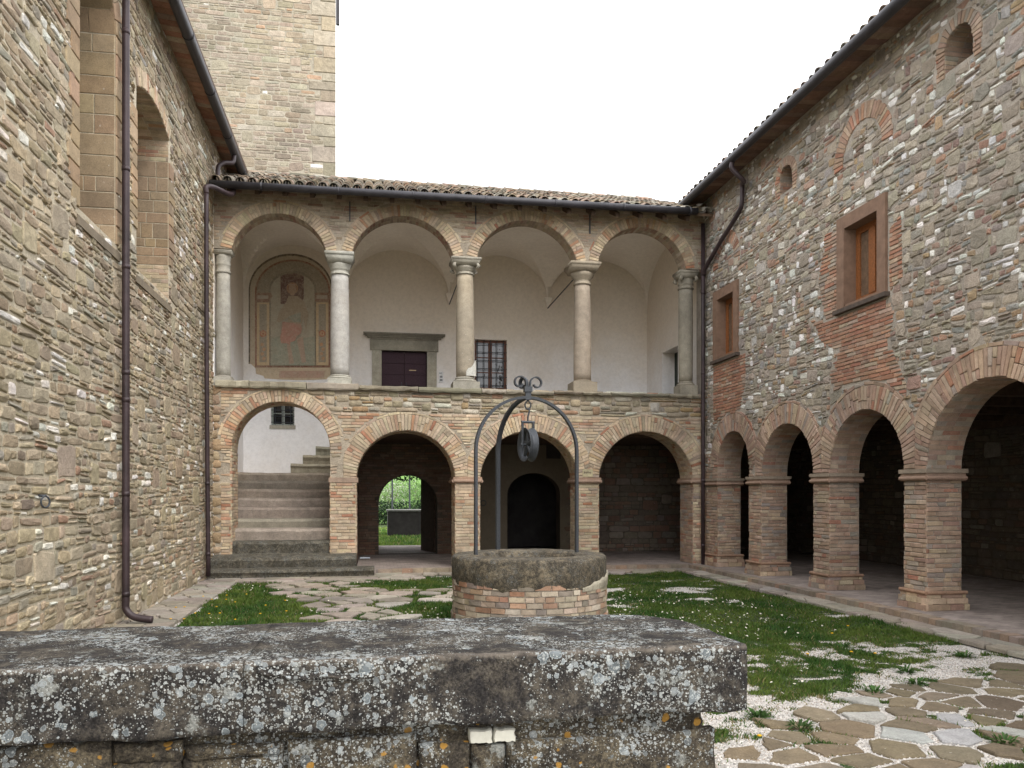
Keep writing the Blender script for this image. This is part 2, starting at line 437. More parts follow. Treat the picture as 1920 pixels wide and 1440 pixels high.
def rubble(s0, s1, z0, z1, hr, wr, gap, inside, rng, big=0, bigr=(.12, .22), split=.2, amp=.02, asp=(1.3, 2.4), tail=.15, e=.42, jit=.07):
    out = []; bigs = []
    def wob(i, s): return amp*(math.sin(s*1.9+i*.8)+.7*math.sin(s*4.3+i*1.3+1)+.4*math.sin(s*9.1+i*2.1))
    for _ in range(big*4):
        if len(bigs) >= big: break
        h = rng.uniform(*bigr)/2; a = h*rng.uniform(.9, 1.7)
        c = (rng.uniform(s0, s1), rng.uniform(z0+h, z1-h))
        if any(abs(c[0]-q[0]) < a+q[2]+.02 and abs(c[1]-q[1]) < h+q[3]+.02 for q in bigs): continue
        p = pull(sup(c[0], c[1], a, h, rng.uniform(-.06, .06), rng, 12, .5, jit), inside)
        if p: bigs.append((c[0], c[1], a, h)); out.append(p)
    z = z0; i = 0
    while z < z1:
        h = rng.uniform(*hr)
        if rng.random() < tail: h *= rng.uniform(.45, .7)
        s = s0-rng.random()*.2
        while s < s1:
            w_ = max(.05, h*rng.uniform(*asp)); w_ = min(w_, wr[1]) if rng.random() > .1 else wr[1]*rng.uniform(.8, 1.3)
            w_ = max(w_, wr[0]); sm = s+w_/2
            zb = z+wob(i, sm); zt = z+h+wob(i+1, sm); sl = (wob(i, s+w_)-wob(i, s))/w_
            rects = [(s, s+w_, zb, zt)]
            if h > .1 and rng.random() < split:
                q = zb+(zt-zb)*rng.uniform(.35, .65); k = s+w_*rng.uniform(.3, .7)
                rects = [(s, s+w_, zb, q), (s, s+w_, q, zt)] if rng.random() < .6 else [(s, s+w_, zb, q), (s, k, q, zt), (k, s+w_, q, zt)]
            for a0, a1, b0, b1 in rects:
                g = gap*rng.uniform(.6, 1.5); skip = False
                for (bx, bz, ba, bh) in bigs:
                    if a1 > bx-ba and a0 < bx+ba and b1 > bz-bh and b0 < bz+bh:
                        opts = [((bx-ba)-a0, 'R'), (a1-(bx+ba), 'L'), ((bz-bh)-b0, 'T'), (b1-(bz+bh), 'B')]
                        v, wh = max(opts)
                        if v < .035: skip = True; break
                        if wh == 'R': a1 = bx-ba
                        elif wh == 'L': a0 = bx+ba
                        elif wh == 'T': b1 = bz-bh
                        else: b0 = bz+bh
                if skip or a1-a0 < .04 or b1-b0 < .025: continue
                p = pull(sup((a0+a1)/2, (b0+b1)/2, max(.012, (a1-a0-g)/2), max(.01, (b1-b0-g)/2), sl, rng, 10, e, jit), inside)
                if p: out.append(p)
            s += w_
        z += h; i += 1
    return out
def courses(s0, s1, z0, z1, L, H, gap, inside, rng, jl=.25, jz=.004, amp=0.0):
    out = []; z = z0; i = 0
    while z < z1-.02:
        h = H*rng.uniform(.9, 1.1); s = s0-rng.uniform(0, L)
        while s < s1:
            l = L*rng.uniform(1-jl, 1+jl)
            if rng.random() < .2: l *= .5
            a, b = max(s0, s), min(s1, s+l)
            if b-a > .035:
                o = amp*math.sin(a*2.3+i*.3); q = amp*math.sin(b*2.3+i*.3)
                j = lambda: rng.uniform(-jz, jz)
                zt = min(z+h, z1+.01)-gap
                p = pull([(a+j(), z+o+j()), (b-gap+j(), z+q+j()), (b-gap+j(), zt+q+j()), (a+j(), zt+o+j())], inside)
                if p: out.append(p)
            s += l
        z += h; i += 1
    return out
def voussoirs(cs, cz, r, ln, a0, a1, th, rng, gap=.009, halves=.35, ky=1.0):
    n = max(3, int(round(abs(a1-a0)*(r+ln*.3)/th))); out = []
    for i in range(n):
        p, q = a0+(a1-a0)*i/n, a0+(a1-a0)*(i+1)/n
        g = gap/2
        def pt(rr, t, sg): 
            t2 = t+sg*g/rr*(1 if q > p else -1)
            return (cs+rr*math.cos(t2), cz+rr*ky*math.sin(t2))
        r0 = r+rng.uniform(-.006, .008); r1 = r+ln+rng.uniform(-.012, .012)
        segs = [(r0, r1)]
        if rng.random() < halves:
            k = r0+(r1-r0)*rng.choice((.5, .5, .36, .64)); segs = [(r0, k-gap/2), (k+gap/2, r1)]
        for x, y in segs: out.append([pt(x, p, 1), pt(y, p, 1), pt(y, q, -1), pt(x, q, -1)])
    return out
def poly_big(p, a): return (max(q[0] for q in p)-min(q[0] for q in p))*(max(q[1] for q in p)-min(q[1] for q in p)) > a
def arc_in(cs, cz, r, s, z): return (s-cs)**2+(z-cz)**2 < r*r

def choose(pal, rng, var=None):
    if var is None: var = .10 if pal in (PBY, PBR, PSP, PRED) else .16
    tot = sum(p[0] for p in pal); x = rng.random()*tot
    for wgt, c in pal:
        x -= wgt
        if x <= 0: break
    k = rng.uniform(1-var, 1+var)
    return tuple(max(.01, min(.85, q*k*rng.uniform(.96, 1.04))) for q in c)
PL = [(6, (.39, .315, .215)), (4, (.34, .275, .19)), (4, (.46, .38, .27)), (2.5, (.35, .315, .25)), (.7, (.36, .24, .165)), (1.8, (.70, .67, .60)), (.8, (.25, .205, .155))]
PR = [(5, (.33, .285, .225)), (4, (.38, .335, .265)), (3, (.28, .25, .21)), (3.4, (.72, .70, .66)), (1.3, (.36, .23, .165)), (1.2, (.29, .20, .165)), (2.2, (.33, .325, .30)), (.9, (.38, .28, .18))]
PT = [(6, (.36, .305, .23)), (4, (.315, .265, .20)), (3, (.40, .35, .275)), (1.6, (.275, .23, .17)), (.4, (.72, .70, .65)), (.35, (.42, .29, .20))]
PBY = [(6, (.50, .39, .275)), (5, (.54, .44, .31)), (2, (.46, .32, .21)), (1.0, (.43, .25, .16)), (.35, (.38, .19, .12)), (1.5, (.38, .31, .23))]
PBR = [(5, (.37, .26, .19)), (4, (.34, .235, .175)), (3, (.42, .32, .24)), (1.0, (.36, .19, .13)), (2.4, (.32, .27, .225))]
PRED = [(4, (.35, .18, .12)), (3, (.40, .23, .155)), (2.4, (.36, .24, .175)), (1.6, (.42, .32, .24))]
PSP = [(5, (.34, .27, .20)), (3, (.38, .30, .22)), (1.3, (.32, .20, .15)), (2, (.44, .37, .28))]
PWALL = [(4, (.33, .28, .20)), (3, (.40, .33, .235)), (2, (.27, .245, .20)), (1.6, (.56, .52, .43)), (1, (.37, .24, .16)), (1, (.34, .24, .13))]
PLB = [(5, (.40, .33, .23)), (3, (.36, .295, .21)), (2, (.45, .38, .28))]
PRB = [(5, (.34, .295, .235)), (4, (.39, .34, .27)), (2, (.30, .27, .235)), (.8, (.37, .25, .19)), (1, (.50, .48, .44))]
PASH = [(4, (.34, .245, .155)), (3, (.37, .275, .18)), (2, (.31, .235, .16))]

def plate(outer, holes, f, d0, d1, name, m, parent, **kw):
    """wall slab with openings: front at depth d0, back at d1"""
    loops = [outer]+holes; flat = [p for L in loops for p in L]
    tris = tessellate_polygon([[Vector((p[0], p[1], 0)) for p in L] for L in loops])
    n = len(flat); V = [f(p[0], p[1], d0) for p in flat]+[f(p[0], p[1], d1) for p in flat]
    F = [tuple(t) for t in tris]+[tuple(n+i for i in t[::-1]) for t in tris]
    b = 0
    for L in loops:
        k = len(L)
        for i in range(k): F.append((b+i, b+(i+1) % k, n+b+(i+1) % k, n+b+i))
        b += k
    return add(name, V, F, m, parent, **kw)
def arch_loop(sL, sR, zb, zs, ky=1.0, n=20):
    r = (sR-sL)/2; c = (sL+sR)/2
    return [(sL, zb)]+[(c-r*math.cos(math.pi*i/n), zs+r*ky*math.sin(math.pi*i/n)) for i in range(n+1)]+[(sR, zb)]

# ================================================================== GROUND
G = Buf()
gn = 0
def lawnh(x, y): return .012*math.sin(x*1.7+y*.9)+.01*math.sin(y*2.3-x)
Bz = Buf(); xs = list(np.arange(-3.4, 11.7, .3)); ys = list(np.arange(-3, 24.8, .3))
add('ground', [(-400, -200, -.06), (400, -200, -.06), (400, 600, -.06), (-400, 600, -.06)], [(0, 1, 2, 3)], SOILM, fix=False, kind='structure')
V = [(x, y, lawnh(x, y)*.6) for y in ys for x in xs]; nx = len(xs)
F = [(j*nx+i, j*nx+i+1, (j+1)*nx+i+1, (j+1)*nx+i) for j in range(len(ys)-1) for i in range(nx-1)]
add('courtyard_ground', V, F, GRAVM, fix=False, smooth=True, kind='structure')
# meadow rising behind the building
V = []; F = []; m_ = 24
for j in range(m_):
    for i in range(m_):
        x = -30+i*70/(m_-1); y = 48+j*60/(m_-1)
        V.append((x, y, -.05+max(0, (y-48))*.16+.3*math.sin(x*.3)*min(1, (y-48)/10)))
for j in range(m_-1):
    for i in range(m_-1): F.append((j*m_+i, j*m_+i+1, (j+1)*m_+i+1, (j+1)*m_+i))
add('meadow_hill', V, F, HILLM, fix=False, smooth=True, kind='structure')

# ================================================================== CHURCH (left)
rng = random.Random(11)
church = thing('church', 'tall rubble stone church wall with two deep arched window recesses on the left', 'church', (XL-.5, 9, 0))
WIN = [(9.53, 10.82, 4.86, 7.50), (11.74, 13.50, 4.80, 7.32)]
loops = []
WSEG = []
for (a, b, zb, zs), rise in zip(WIN, (.62, .20)):
    hw = (b-a)/2; Rr = (hw*hw+rise*rise)/(2*rise); cz = zs+rise-Rr; t0 = math.asin((zs-cz)/Rr); WSEG.append((Rr, cz, t0)); c = (a+b)/2
    loops.append([(a, zb)]+[(c-Rr*math.cos(t0+(math.pi-2*t0)*i/18), cz+Rr*math.sin(t0+(math.pi-2*t0)*i/18)) for i in range(19)]+[(b, zb)])
plate([(-3, -.1), (24.5, -.1), (24.5, 8.95), (-3, 8.95)], loops, FL, 0, -1.1, 'wall', MORT_L, church)
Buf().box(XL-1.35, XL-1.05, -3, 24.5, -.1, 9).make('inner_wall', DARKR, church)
def in_win(s, z, gr=0.0):
    for (a, b, zb, zs), (Rr, cz, t0) in zip(WIN, WSEG):
        r = (b-a)/2+gr; c = (a+b)/2
        if abs(s-c) < r and zb-gr < z < zs: return True
        if z >= zs and abs(s-c) < r+.1 and math.hypot(s-c, z-cz) < Rr+gr: return True
    return False
ps = []
for p in rubble(3.5, 17.06, 0.0, 5.2, (.075, .165), (.07, .40), .022, lambda s, z: in_win(s, z, .02), rng, 60, (.2, .34), .3, .018, (1.0, 3.0), .2, .5, .09):
    ps.append(piece(p, FL, rng.uniform(.006, .022), choose(PLB if poly_big(p, .032) else PL, rng), .010, .35, rng))
for p in rubble(3.5, 17.06, 5.2, 8.86, (.07, .14), (.07, .36), .018, lambda s, z: in_win(s, z, .10), rng, 25, (.16, .28), .2, .014, (1.1, 3.2), .2, .5, .09):
    ps.append(piece(p, FL, rng.uniform(.006, .020), choose(PLB if poly_big(p, .032) else PL, rng), .010, .35, rng))
# wall continues beside the loggia roof
for p in rubble(17.06, 21.2, 7.9, 8.86, (.07, .14), (.07, .36), .018, None, rng, 0, (.16, .28), .2, .014, (1.1, 3.2)):
    ps.append(piece(p, FL, rng.uniform(.010, .03), choose(PL, rng), .013, .35, rng))
emit(ps, 'stone', STONE, church, 290, False, 'stonework')
# dressed jamb blocks and arch brick of the windows
js = []; vb = []; bk = []
for wi, (a, b, zb, zs) in enumerate(WIN):
    FJ = Frame((0, b), (1, 0), (0, -1))    # far jamb: faces the camera
    FJn = Frame((0, a), (1, 0), (0, 1))
    z = zb
    while z < zs-.02:
        h = rng.uniform(.16, .36) if wi == 0 else rng.uniform(.12, .30)
        if wi == 1 and (z < zb+.45 or z > zs-.5):
            for p in courses(XL-1.02, XL+.006, z, min(z+h, zs), .3, .062, .008, None, rng): bk.append(piece(p, FJ, .006, choose(PBY, rng), .004, .2, rng, False))
            z += h; continue
        h = min(h, zs-z); x = XL-1.02
        while x < XL-.02:
            l = rng.uniform(.35, .75)
            if rng.random() < .3: l = rng.uniform(.12, .2)
            x1 = min(x+l, XL+.006)
            if XL+.006-x1 < .15: x1 = XL+.006
            js.append(piece([(x, z), (x1-.012, z+rng.uniform(0, .006)), (x1-.012, z+h-.012), (x, z+h-.012)], FJ, .008, choose(PASH, rng, .12), .006, .2, rng, False))
            x = x1
        for FJs, ss in ((FL, 1), ):
            l = rng.uniform(.18, .42)
            js.append(piece([(b+.004, z), (b+l, z), (b+l, z+h-.012), (b+.004, z+h-.012)], FL, .020, choose(PASH, rng, .12), .008, .2, rng, False))
            l = rng.uniform(.18, .42)
            js.append(piece([(a-.004, z), (a-l, z), (a-l, z+h-.012), (a-.004, z+h-.012)], FL, .020, choose(PASH, rng, .12), .008, .2, rng, False))
            js.append(piece([(XL-1.0, z), (XL, z), (XL, z+h-.012), (XL-1.0, z+h-.012)], FJn, .008, choose(PASH, rng, .12), .006, .2, rng, False))
        z += h
    c = (a+b)/2; r, zs0, t0w = WSEG[wi]; zs = zs0; ky = 1.0
    for p in voussoirs(c, zs, r, .24, math.pi-t0w, t0w, .062 if wi else .2, rng, .008, .2, ky):
        (vb if wi else js).append(piece(p, FL, .018, choose(PBY if wi else PASH, rng), .006, .2, rng, False))
    # soffit bricks
    nseg = int((math.pi-2*t0w)*r/(.065 if wi else .25))
    for i in range(nseg):
        t0, t1 = t0w+(math.pi-2*t0w)*i/nseg, t0w+(math.pi-2*t0w)*(i+1)/nseg
        dep = 0
        while dep < 1.0:
            l = rng.uniform(.2, .32) if wi else rng.uniform(.3, .6)
            def fs(u, v, d, c=c, zs=zs, r=r, ky=ky): return FL(c-(r-d)*math.cos(u), zs+(r-d)*ky*math.sin(u), -v)
            g = .008/r
            (bk if wi else js).append(piece([(t0+g*.5, dep), (t1-g*.5, dep), (t1-g*.5, min(1.04, dep+l)-.008), (t0+g*.5, min(1.04, dep+l)-.008)], fs, .006, choose(PBY if wi else PASH, rng), .0, .2, rng, False))
            dep += l
    # sloping sill
    Bz = Buf(); Bz.put([(XL+.03, a-.1, zb-.10), (XL+.03, b+.12, zb-.10), (XL-1.05, b, zb+.05), (XL-1.05, a, zb+.05), (XL+.03, a-.1, zb-.2), (XL+.03, b+.12, zb-.2), (XL-1.05, b, zb-.2), (XL-1.05, a, zb-.2)],
                  [(0,1,2,3),(4,7,6,5),(0,4,5,1),(1,5,6,2),(2,6,7,3),(3,7,4,0)], (.22, .18, .13)); Bz.make('sill', ASH, church)
    g_ = Buf().box(XL-1.04, XL-1.0, a, b, zb, WIN[wi][3]+.1); g_.make('window_pane', GLASS, church)
emit(js, 'jamb_stone', ASH, church, 200, False, 'jamb_stonework')
emit(vb+bk, 'arch_brick', BRICK, church, 250, False, 'arch_brickwork')
# eave: flat clay tiles on rafters, gutter
eb = []
ny = int((19.2-4)/.155)
for i in range(ny):
    y = 4+i*.155
    eb.append(piece([(y, 0), (y+.147, 0), (y+.147, .36), (y, .36)], lambda s, t, d: (XL-.02+t, s, 8.90-d-t*.10), .008, choose(PRED, rng), .004, .2, rng, False))
emit(eb, 'eave_tile', BRICK, church, 120, False, 'eave_tiles')
Buf().put([(XL-1.3, 3, 9.45), (XL+.42, 3, 8.93), (XL+.42, 19.6, 8.93), (XL-1.3, 19.6, 9.45), (XL-1.3, 3, 9.6), (XL+.42, 3, 9.02), (XL+.42, 19.6, 9.02), (XL-1.3, 19.6, 9.6)],
          [(0,1,2,3),(4,7,6,5),(0,4,5,1),(1,5,6,2),(2,6,7,3),(3,7,4,0)]).make('roof', WOODB, church)
Buf().tube([(-2.80, 3, 8.90), (-2.80, 18.75, 8.72)], .085, 14).make('gutter', GUTT, church, True)
for k in range(9):
    y = 4.5+k*1.7
    Buf().tube([(-2.80, y, 8.883-.18*(y-3)/15.75+.017), (-2.80, y+.05, 8.883-.18*(y-3)/15.75+.017)], .0915, 14).make('gutter_joint', GUTT, church, True)
def pipe(name, pts, r, parent, joints=(), m=COPPER):
    o = Buf().tube(pts, r, 14).make(name, m, parent, True)
    for p in joints:
        p = Vector(p); Buf().tube([p+Vector((0, 0, -.03)), p+Vector((0, 0, .03))], r*1.09, 14).make('pipe_collar', m, o, True)
    return o
X1 = XL+.10
y1 = onX(236, 600, X1)[0]
pipe('drainpipe', smooth_path([(X1, y1, 8.85), (X1, y1, 7), (X1, y1, 5), (X1, y1, 3), (X1, y1, 1), (X1, y1, .38), (X1, y1, .24), (X1+.07, y1-.02, .15), (X1+.18, y1-.03, .11), (X1+.33, y1-.03, .09)], 5), .046, church,
     [(X1, y1, z) for z in (.42, 1.7, 2.9, 3.25, 4.6, 5.85, 7.6)])
y2 = 15.95
pipe('drainpipe', smooth_path([(X1, y2, 7.45), (X1, y2, 6), (X1, y2+.03, 4), (X1, y2+.1, 2), (X1, y2+.18, .12)], 5), .043, church,
     [(X1, y2+.02, 5.2), (X1, y2+.05, 3.6), (X1, y2+.1, 1.9), (X1, y2+.16, .55)])
# pipe with swan neck joining the loggia gutter
pipe('drainpipe_elbow', smooth_path([(X1, y2, 7.40), (X1, y2, 7.52), (X1+.10, y2+.15, 7.58), (X1+.30, 16.45, 7.60), (X1+.38, 16.58, 7.66), (X1+.38, 16.6, 7.80)], 5), .05, church)
pipe('drainpipe_elbow', smooth_path([(-2.80, 17.2, 8.68), (-2.82, 17.15, 8.50), (-2.95, 17.0, 8.42), (-3.05, 16.9, 8.30), (-3.06, 16.85, 8.1), (-3.04, 16.8, 7.95), (-2.98, 16.72, 7.86)], 5), .045, church)
# iron tethering ring
B = Buf(); yr, zr = onX(85, 943, XL+.06)
B.tube([(XL-.02, yr, zr+.07), (XL+.07, yr, zr+.07)], .012, 8)
B.tube([(XL+.06+.02*math.sin(t), yr+.05*math.sin(t), zr+.01+.055*math.cos(t)) for t in np.linspace(0, 2*math.pi, 20)], .009, 8)
B.make('tether_ring', IRON, church, True)

# ================================================================== BELL TOWER
rng = random.Random(5)
tower = thing('bell_tower', 'square bell tower of pale coursed stone rising behind the loggia roof', 'bell tower', (-3.4, 23, 0))
xr = onY(629, 200, 21.2)[0]; Ft = Frame((0, 21.2), (1, 0), (0, -1))
Buf().put([(-7.5, 21.2, 7.5), (xr, 21.2, 7.5), (xr-.35, 25.5, 7.5), (-7.5, 25.5, 7.5), (-7.5, 21.2, 18), (xr, 21.2, 18), (xr-.35, 25.5, 18), (-7.5, 25.5, 18)],
          [(0,3,2,1),(4,5,6,7),(0,1,5,4),(1,2,6,5),(2,3,7,6),(3,0,4,7)]).make('wall', mortar_mat('tower_mortar', (.42, .375, .295)), tower)
ps = []
qb = []; z = 9.3; k = 0
while z < 17.5:
    h = rng.uniform(.22, .42); l = (.55 if k % 2 else .32)*rng.uniform(.9, 1.2)
    qb.append((z, h, l)); k += 1
    ps.append(piece([(xr-l, z), (xr+.008, z), (xr+.008, z+h-.015), (xr-l, z+h-.015)], Ft, .022, choose(PT, rng, .1), .012, .25, rng, False))
    z += h
def inq(s, z):
    for a, h, l in qb:
        if a <= z < a+h and s > xr-l-.01: return True
    return s > xr
for p in rubble(-5.6, xr, 9.3, 17.5, (.10, .165), (.12, .42), .018, inq, rng, 16, (.2, .3), .12, .006, (1.4, 3.6), .2, .42, .06):
    ps.append(piece(p, Ft, rng.uniform(.004, .013), choose(PT, rng, .10), .009, .3, rng))
emit(ps, 'stone', STONE, tower, 290, False, 'stonework')
x0, z0 = onY(633, 46, 21.3); 
Buf().box(xr+.01, xr+.10, 21.28, 21.36, z0, 17.5).make('metal_downpipe', GUTT, tower)

# ================================================================== CLOISTER BUILDING (back)
rng = random.Random(7)
clo = thing('cloister_building', 'two storey cloister front with four columned loggia arches above a brick arcade', 'building', (2.1, YF+2, 0))
# lower arcade, measured on the photograph: left, right, bottom, springing
def fx(u, v=900): return onY(u, v, YF)[0]
def fz(u, v): return onY(u, v, YF)[1]
LOW = []
for uL, uR, vA in ((434, 619, 753), (667.6, 853.6, 807), (899.6, 1085, 808), (1122.5, 1299, 809)):
    a, b = fx(uL), fx(uR); r = (b-a)/2; zt = fz((uL+uR)/2, vA); LOW.append((a, b, zt-r, r))
XSW = LOW[1][0]-.012
ZP = fz(860, 736)   # underside of coping
xl, xrr = XL+.02, XR-.0
out = [(xl, -.05)]
for a, b, zs, r in LOW: out += arch_loop(a, b, -.05, zs, 1, 24)
out += [(xrr, -.05), (xrr, ZP), (xl, ZP)]
DT = .75
plate(out, [], FF, 0, -DT, 'arcade_wall', MORT_B, clo)
RT = .33
def low_in(s, z, g=0):
    for i, (a, b, zs, r) in enumerate(LOW):
        c = (a+b)/2
        if abs(s-c) < r+g*0 and z < zs: return True
        if z >= zs-.02 and arc_in(c, zs, r+g, s, z): return True
    return False
rt = [.24, .34, .34, .33]
def low_ring(s, z):
    for i, (a, b, zs, r) in enumerate(LOW):
        c = (a+b)/2
        if z >= zs and arc_in(c, zs, r+rt[i]+.065, s, z): return True
        if z < zs and abs(s-c) < r: return True
    return False
ZI0, ZI1 = 1.93, 2.06     # impost band
ab = []; br = []; st = []
for i, (a, b, zs, r) in enumerate(LOW):
    c = (a+b)/2
    # neighbouring rings meet: cut the angle where they would overlap
    al = ar = 0.0
    for p in voussoirs(c, zs, r, rt[i], math.pi, 0, .066, rng, .010, .45):
        cx = sum(q[0] for q in p)/4
        lim = [((LOW[j][0]+LOW[j-1][1])/2) for j in range(1, 4)]
        if i > 0: p = [(max(q[0], lim[i-1]+.003), q[1]) for q in p]
        if i < 3: p = [(min(q[0], lim[i]-.003), q[1]) for q in p]
        w_ = max(q[0] for q in p)-min(q[0] for q in p)
        if w_ < .02: continue
        ab.append(piece(p, FF, .016, choose(PBY if i else PBY+[(1.6, (.44, .26, .17))], rng), .005, .25, rng, False))
    for p in voussoirs(c, zs, r+rt[i]+.012, .045, math.pi*.93, math.pi*.07, .26, rng, .012, 0):
        if i > 0 and min(q[0] for q in p) < lim[i-1]: continue
        if i < 3 and max(q[0] for q in p) > lim[i]: continue
        ab.append(piece(p, FF, .012, choose(PBY, rng), .004, .25, rng, False))
    # intrados bricks
    n = int(math.pi*r/.068)
    for k in range(n):
        t0, t1 = math.pi*k/n, math.pi*(k+1)/n; dep = 0; g = .004/r
        while dep < DT:
            l = rng.choice((.14, .28)); e_ = min(DT, dep+l)-.009
            if e_-dep > .04:
                fs = (lambda c, zs, r: (lambda u, v, d: FF(c-(r-d)*math.cos(u), zs+(r-d)*math.sin(u), -v)))(c, zs, r)
                br.append(piece([(t0+g, dep), (t1-g, dep), (t1-g, e_), (t0+g, e_)], fs, .006, choose(PBY, rng), 0, .2, rng, False))
            dep += l
# pillar fronts: brick, from the floor to the band, then up between the rings
def pil_in(s, z): return low_ring(s, z) or ZI0-.003 < z < ZI1+.003
pil = [(xl+.14, LOW[0][0]), (LOW[0][1], LOW[1][0]), (LOW[1][1], LOW[2][0]), (LOW[2][1], LOW[3][0]), (LOW[3][1], xrr-.02)]
plq = [onY(1092, 894, YF), onY(1111, 880, YF)]
def plaque_in(s, z): return plq[0][0]-.01 < s < plq[1][0]+.01 and plq[0][1]-.01 < z < plq[1][1]+.01
for i, (a, b) in enumerate(pil):
    zb = (.45 if i == 0 else .42 if i == 1 else .13)
    for p in courses(a+.002, b-.002, zb, ZI0, .27, .066, .010, None, rng): br.append(piece(p, FF, rng.uniform(.008, .018), choose(PBY if i < 4 else PBY+PBR, rng), .005, .25, rng, False))
    for p in courses(a-.3, b+.3, ZI1, 2.62, .27, .066, .010, lambda s, z: low_ring(s, z) or plaque_in(s, z) or s < xl+.14 or s > xrr-.02, rng):
        br.append(piece(p, FF, rng.uniform(.008, .018), choose(PBY, rng), .005, .25, rng, False))
    # inner side faces
    for (x, nx_, S) in ((a, -1, 0), (b, 1, 0)):
        if i == 0 and nx_ == -1: continue
        if i == 4 and nx_ == 1: continue
        Fs = Frame((x, 0), (0, 1), (nx_, 0))
        for p in courses(YF-.006, YF+DT, zb, 2.06 if i else LOW[0][2], .27, .066, .010, None, rng): br.append(piece(p, Fs, rng.uniform(.006, .014), choose(PBY if i < 4 else PBR, rng), .005, .25, rng, False))
# brick between the rings above 2.62 and rubble band below the coping
zband = fz(900, 778)+.02
def top_in(s, z): return low_ring(s, z)
for p in courses(xl+.14, xrr-.02, 2.62, zband, .26, .066, .010, top_in, rng, amp=.004): br.append(piece(p, FF, rng.uniform(.008, .018), choose(PBY, rng), .005, .25, rng, False))
a0 = fx(400); a1 = fx(600)
for p in rubble(fx(590), xrr-.02, zband, ZP-.01, (.06, .13), (.08, .5), .014, top_in, rng, 16, (.13, .2), .25, .006, (1.5, 4.2), .35, .42, .07):
    st.append(piece(p, FF, rng.uniform(.012, .028), choose(PWALL, rng), .010, .3, rng))
for p in courses(xl+.14, fx(590), zband, ZP-.01, .27, .066, .010, top_in, rng, amp=.004): br.append(piece(p, FF, rng.uniform(.008, .018), choose(PBY+[(1.6, (.44, .26, .17))], rng), .005, .25, rng, False))
# quoin strip beside the church wall
for p in rubble(xl, xl+.14, .3, ZP, (.15, .3), (.14, .3), .01, lambda s, z: s > xl+.145, rng, 0, split=0): st.append(piece(p, FF, .02, choose(PASH, rng), .01, .3, rng))
# impost bands: a square fillet above a rounded moulding, both as lengths of moulded brick
def impost(a, b, y0, y1, sides, z0, z1, parent, frx, tag='impost', m=BRICK):
    B = Buf(); zc = z0+(z1-z0)*.36; rr = (z1-z0)*.30
    x0 = a-(.055 if 'L' in sides else 0); x1 = b+(.055 if 'R' in sides else 0); yy0 = y0-.055
    # fillet
    B.box(x0+.01, x1-.01, yy0+.008, y1, z1-(z1-z0)*.34, z1, (.36, .24, .17))
    B.box(x0+.025, x1-.025, yy0+.025, y1, z0, z1-(z1-z0)*.36, (.36, .21, .14))
    n = 12
    path = []
    if 'L' in sides: path.append((x0+.02, y1, zc))
    path += [(x0+.02, yy0+.02, zc), (x1-.02, yy0+.02, zc)]
    if 'R' in sides: path.append((x1-.02, y1, zc))
    for p, q in zip(path[:-1], path[1:]): B.tube([p, q], rr, 12, (.34, .235, .175))
    o = B.make(tag, m, parent)
    if frx: pass
    return o
for i, (a, b) in enumerate(pil):
    if i in (0, 1): 
        continue
    impost(a, b, YF, YF+DT+.04, 'L' if i == 4 else 'LR', ZI0, ZI1, clo, None)
B = Buf().box(pil[1][0]-.03, pil[1][1]+.04, YF-.02, YF+DT, ZI0+.01, ZI1-.02, (.38, .28, .21)); B.make('impost', BRICK, clo)
# arch_brick & brick
emit(ab, 'arch_brick', BRICK, clo, 290, False, 'arch_brickwork')
# ------- plaque
B = Buf().box(plq[0][0], plq[1][0], YF-.026, YF, plq[0][1], plq[1][1], (.50, .44, .28)); pq = B.make('painted_tile', ASH, clo, label='small cream tile with faded black lettering above the pillar band')
B = Buf(); w_ = (plq[1][0]-plq[0][0]); zc = (plq[0][1]+plq[1][1])/2+.012
xx = plq[0][0]+.025
for k, (l, h, dz) in enumerate([(.014, .05, 0), (.008, .032, 0), (.008, .03, 0), (.012, .034, -.006), (.008, .05, .01), (.012, .03, 0), (.008, .045, .008), (.008, .03, 0), (.01, .036, -.01), (.008, .03, 0)]):
    B.box(xx, xx+l, YF-.0285, YF-.0262, zc+dz-h/2, zc+dz+h/2, (.05, .03, .03)); xx += l+.0075
B.make('lettering', ASH, pq)

# ------- coping of the loggia parapet: long rough slabs
cs_ = []
rngc = random.Random(3)
u = 405
while u < 1306:
    l = rngc.uniform(45, 120); u2 = min(1308, u+l)
    a, b = fx(u+.6, 735), fx(u2-.6, 735)
    vt = 718+(u-408)*(742-718)/900+(-2 if u < 590 else 2); zt = fz(u, vt-3)+rngc.uniform(-.01, .012); zb = ZP+rngc.uniform(-.015, .01)
    n = 8; V = []
    for k in range(n+1):
        x = a+(b-a)*k/n; j = lambda s=.008: rngc.uniform(-s, s)
        yf = YF-.08-rngc.uniform(0, .06)
        V += [(x, yf+.015, zb+j(.012)), (x, yf+j(), zb+.035), (x, yf+.012+j(), zt-.03+j(.014)), (x, yf+.06, zt+j(.012)), (x, YF+.55, zt), (x, YF+.55, zb)]
    F = []
    for k in range(n):
        for q in range(6): F.append((k*6+q, k*6+(q+1) % 6, (k+1)*6+(q+1) % 6, (k+1)*6+q))
    F += [tuple(range(6))[::-1], tuple(n*6+q for q in range(6))]
    add('coping_slab', V, F, ASH, clo, choose([(3, (.25, .22, .165)), (2, (.20, .175, .13)), (1, (.31, .28, .22))], rngc))
    u = u2
ZC = fz(860, 727)

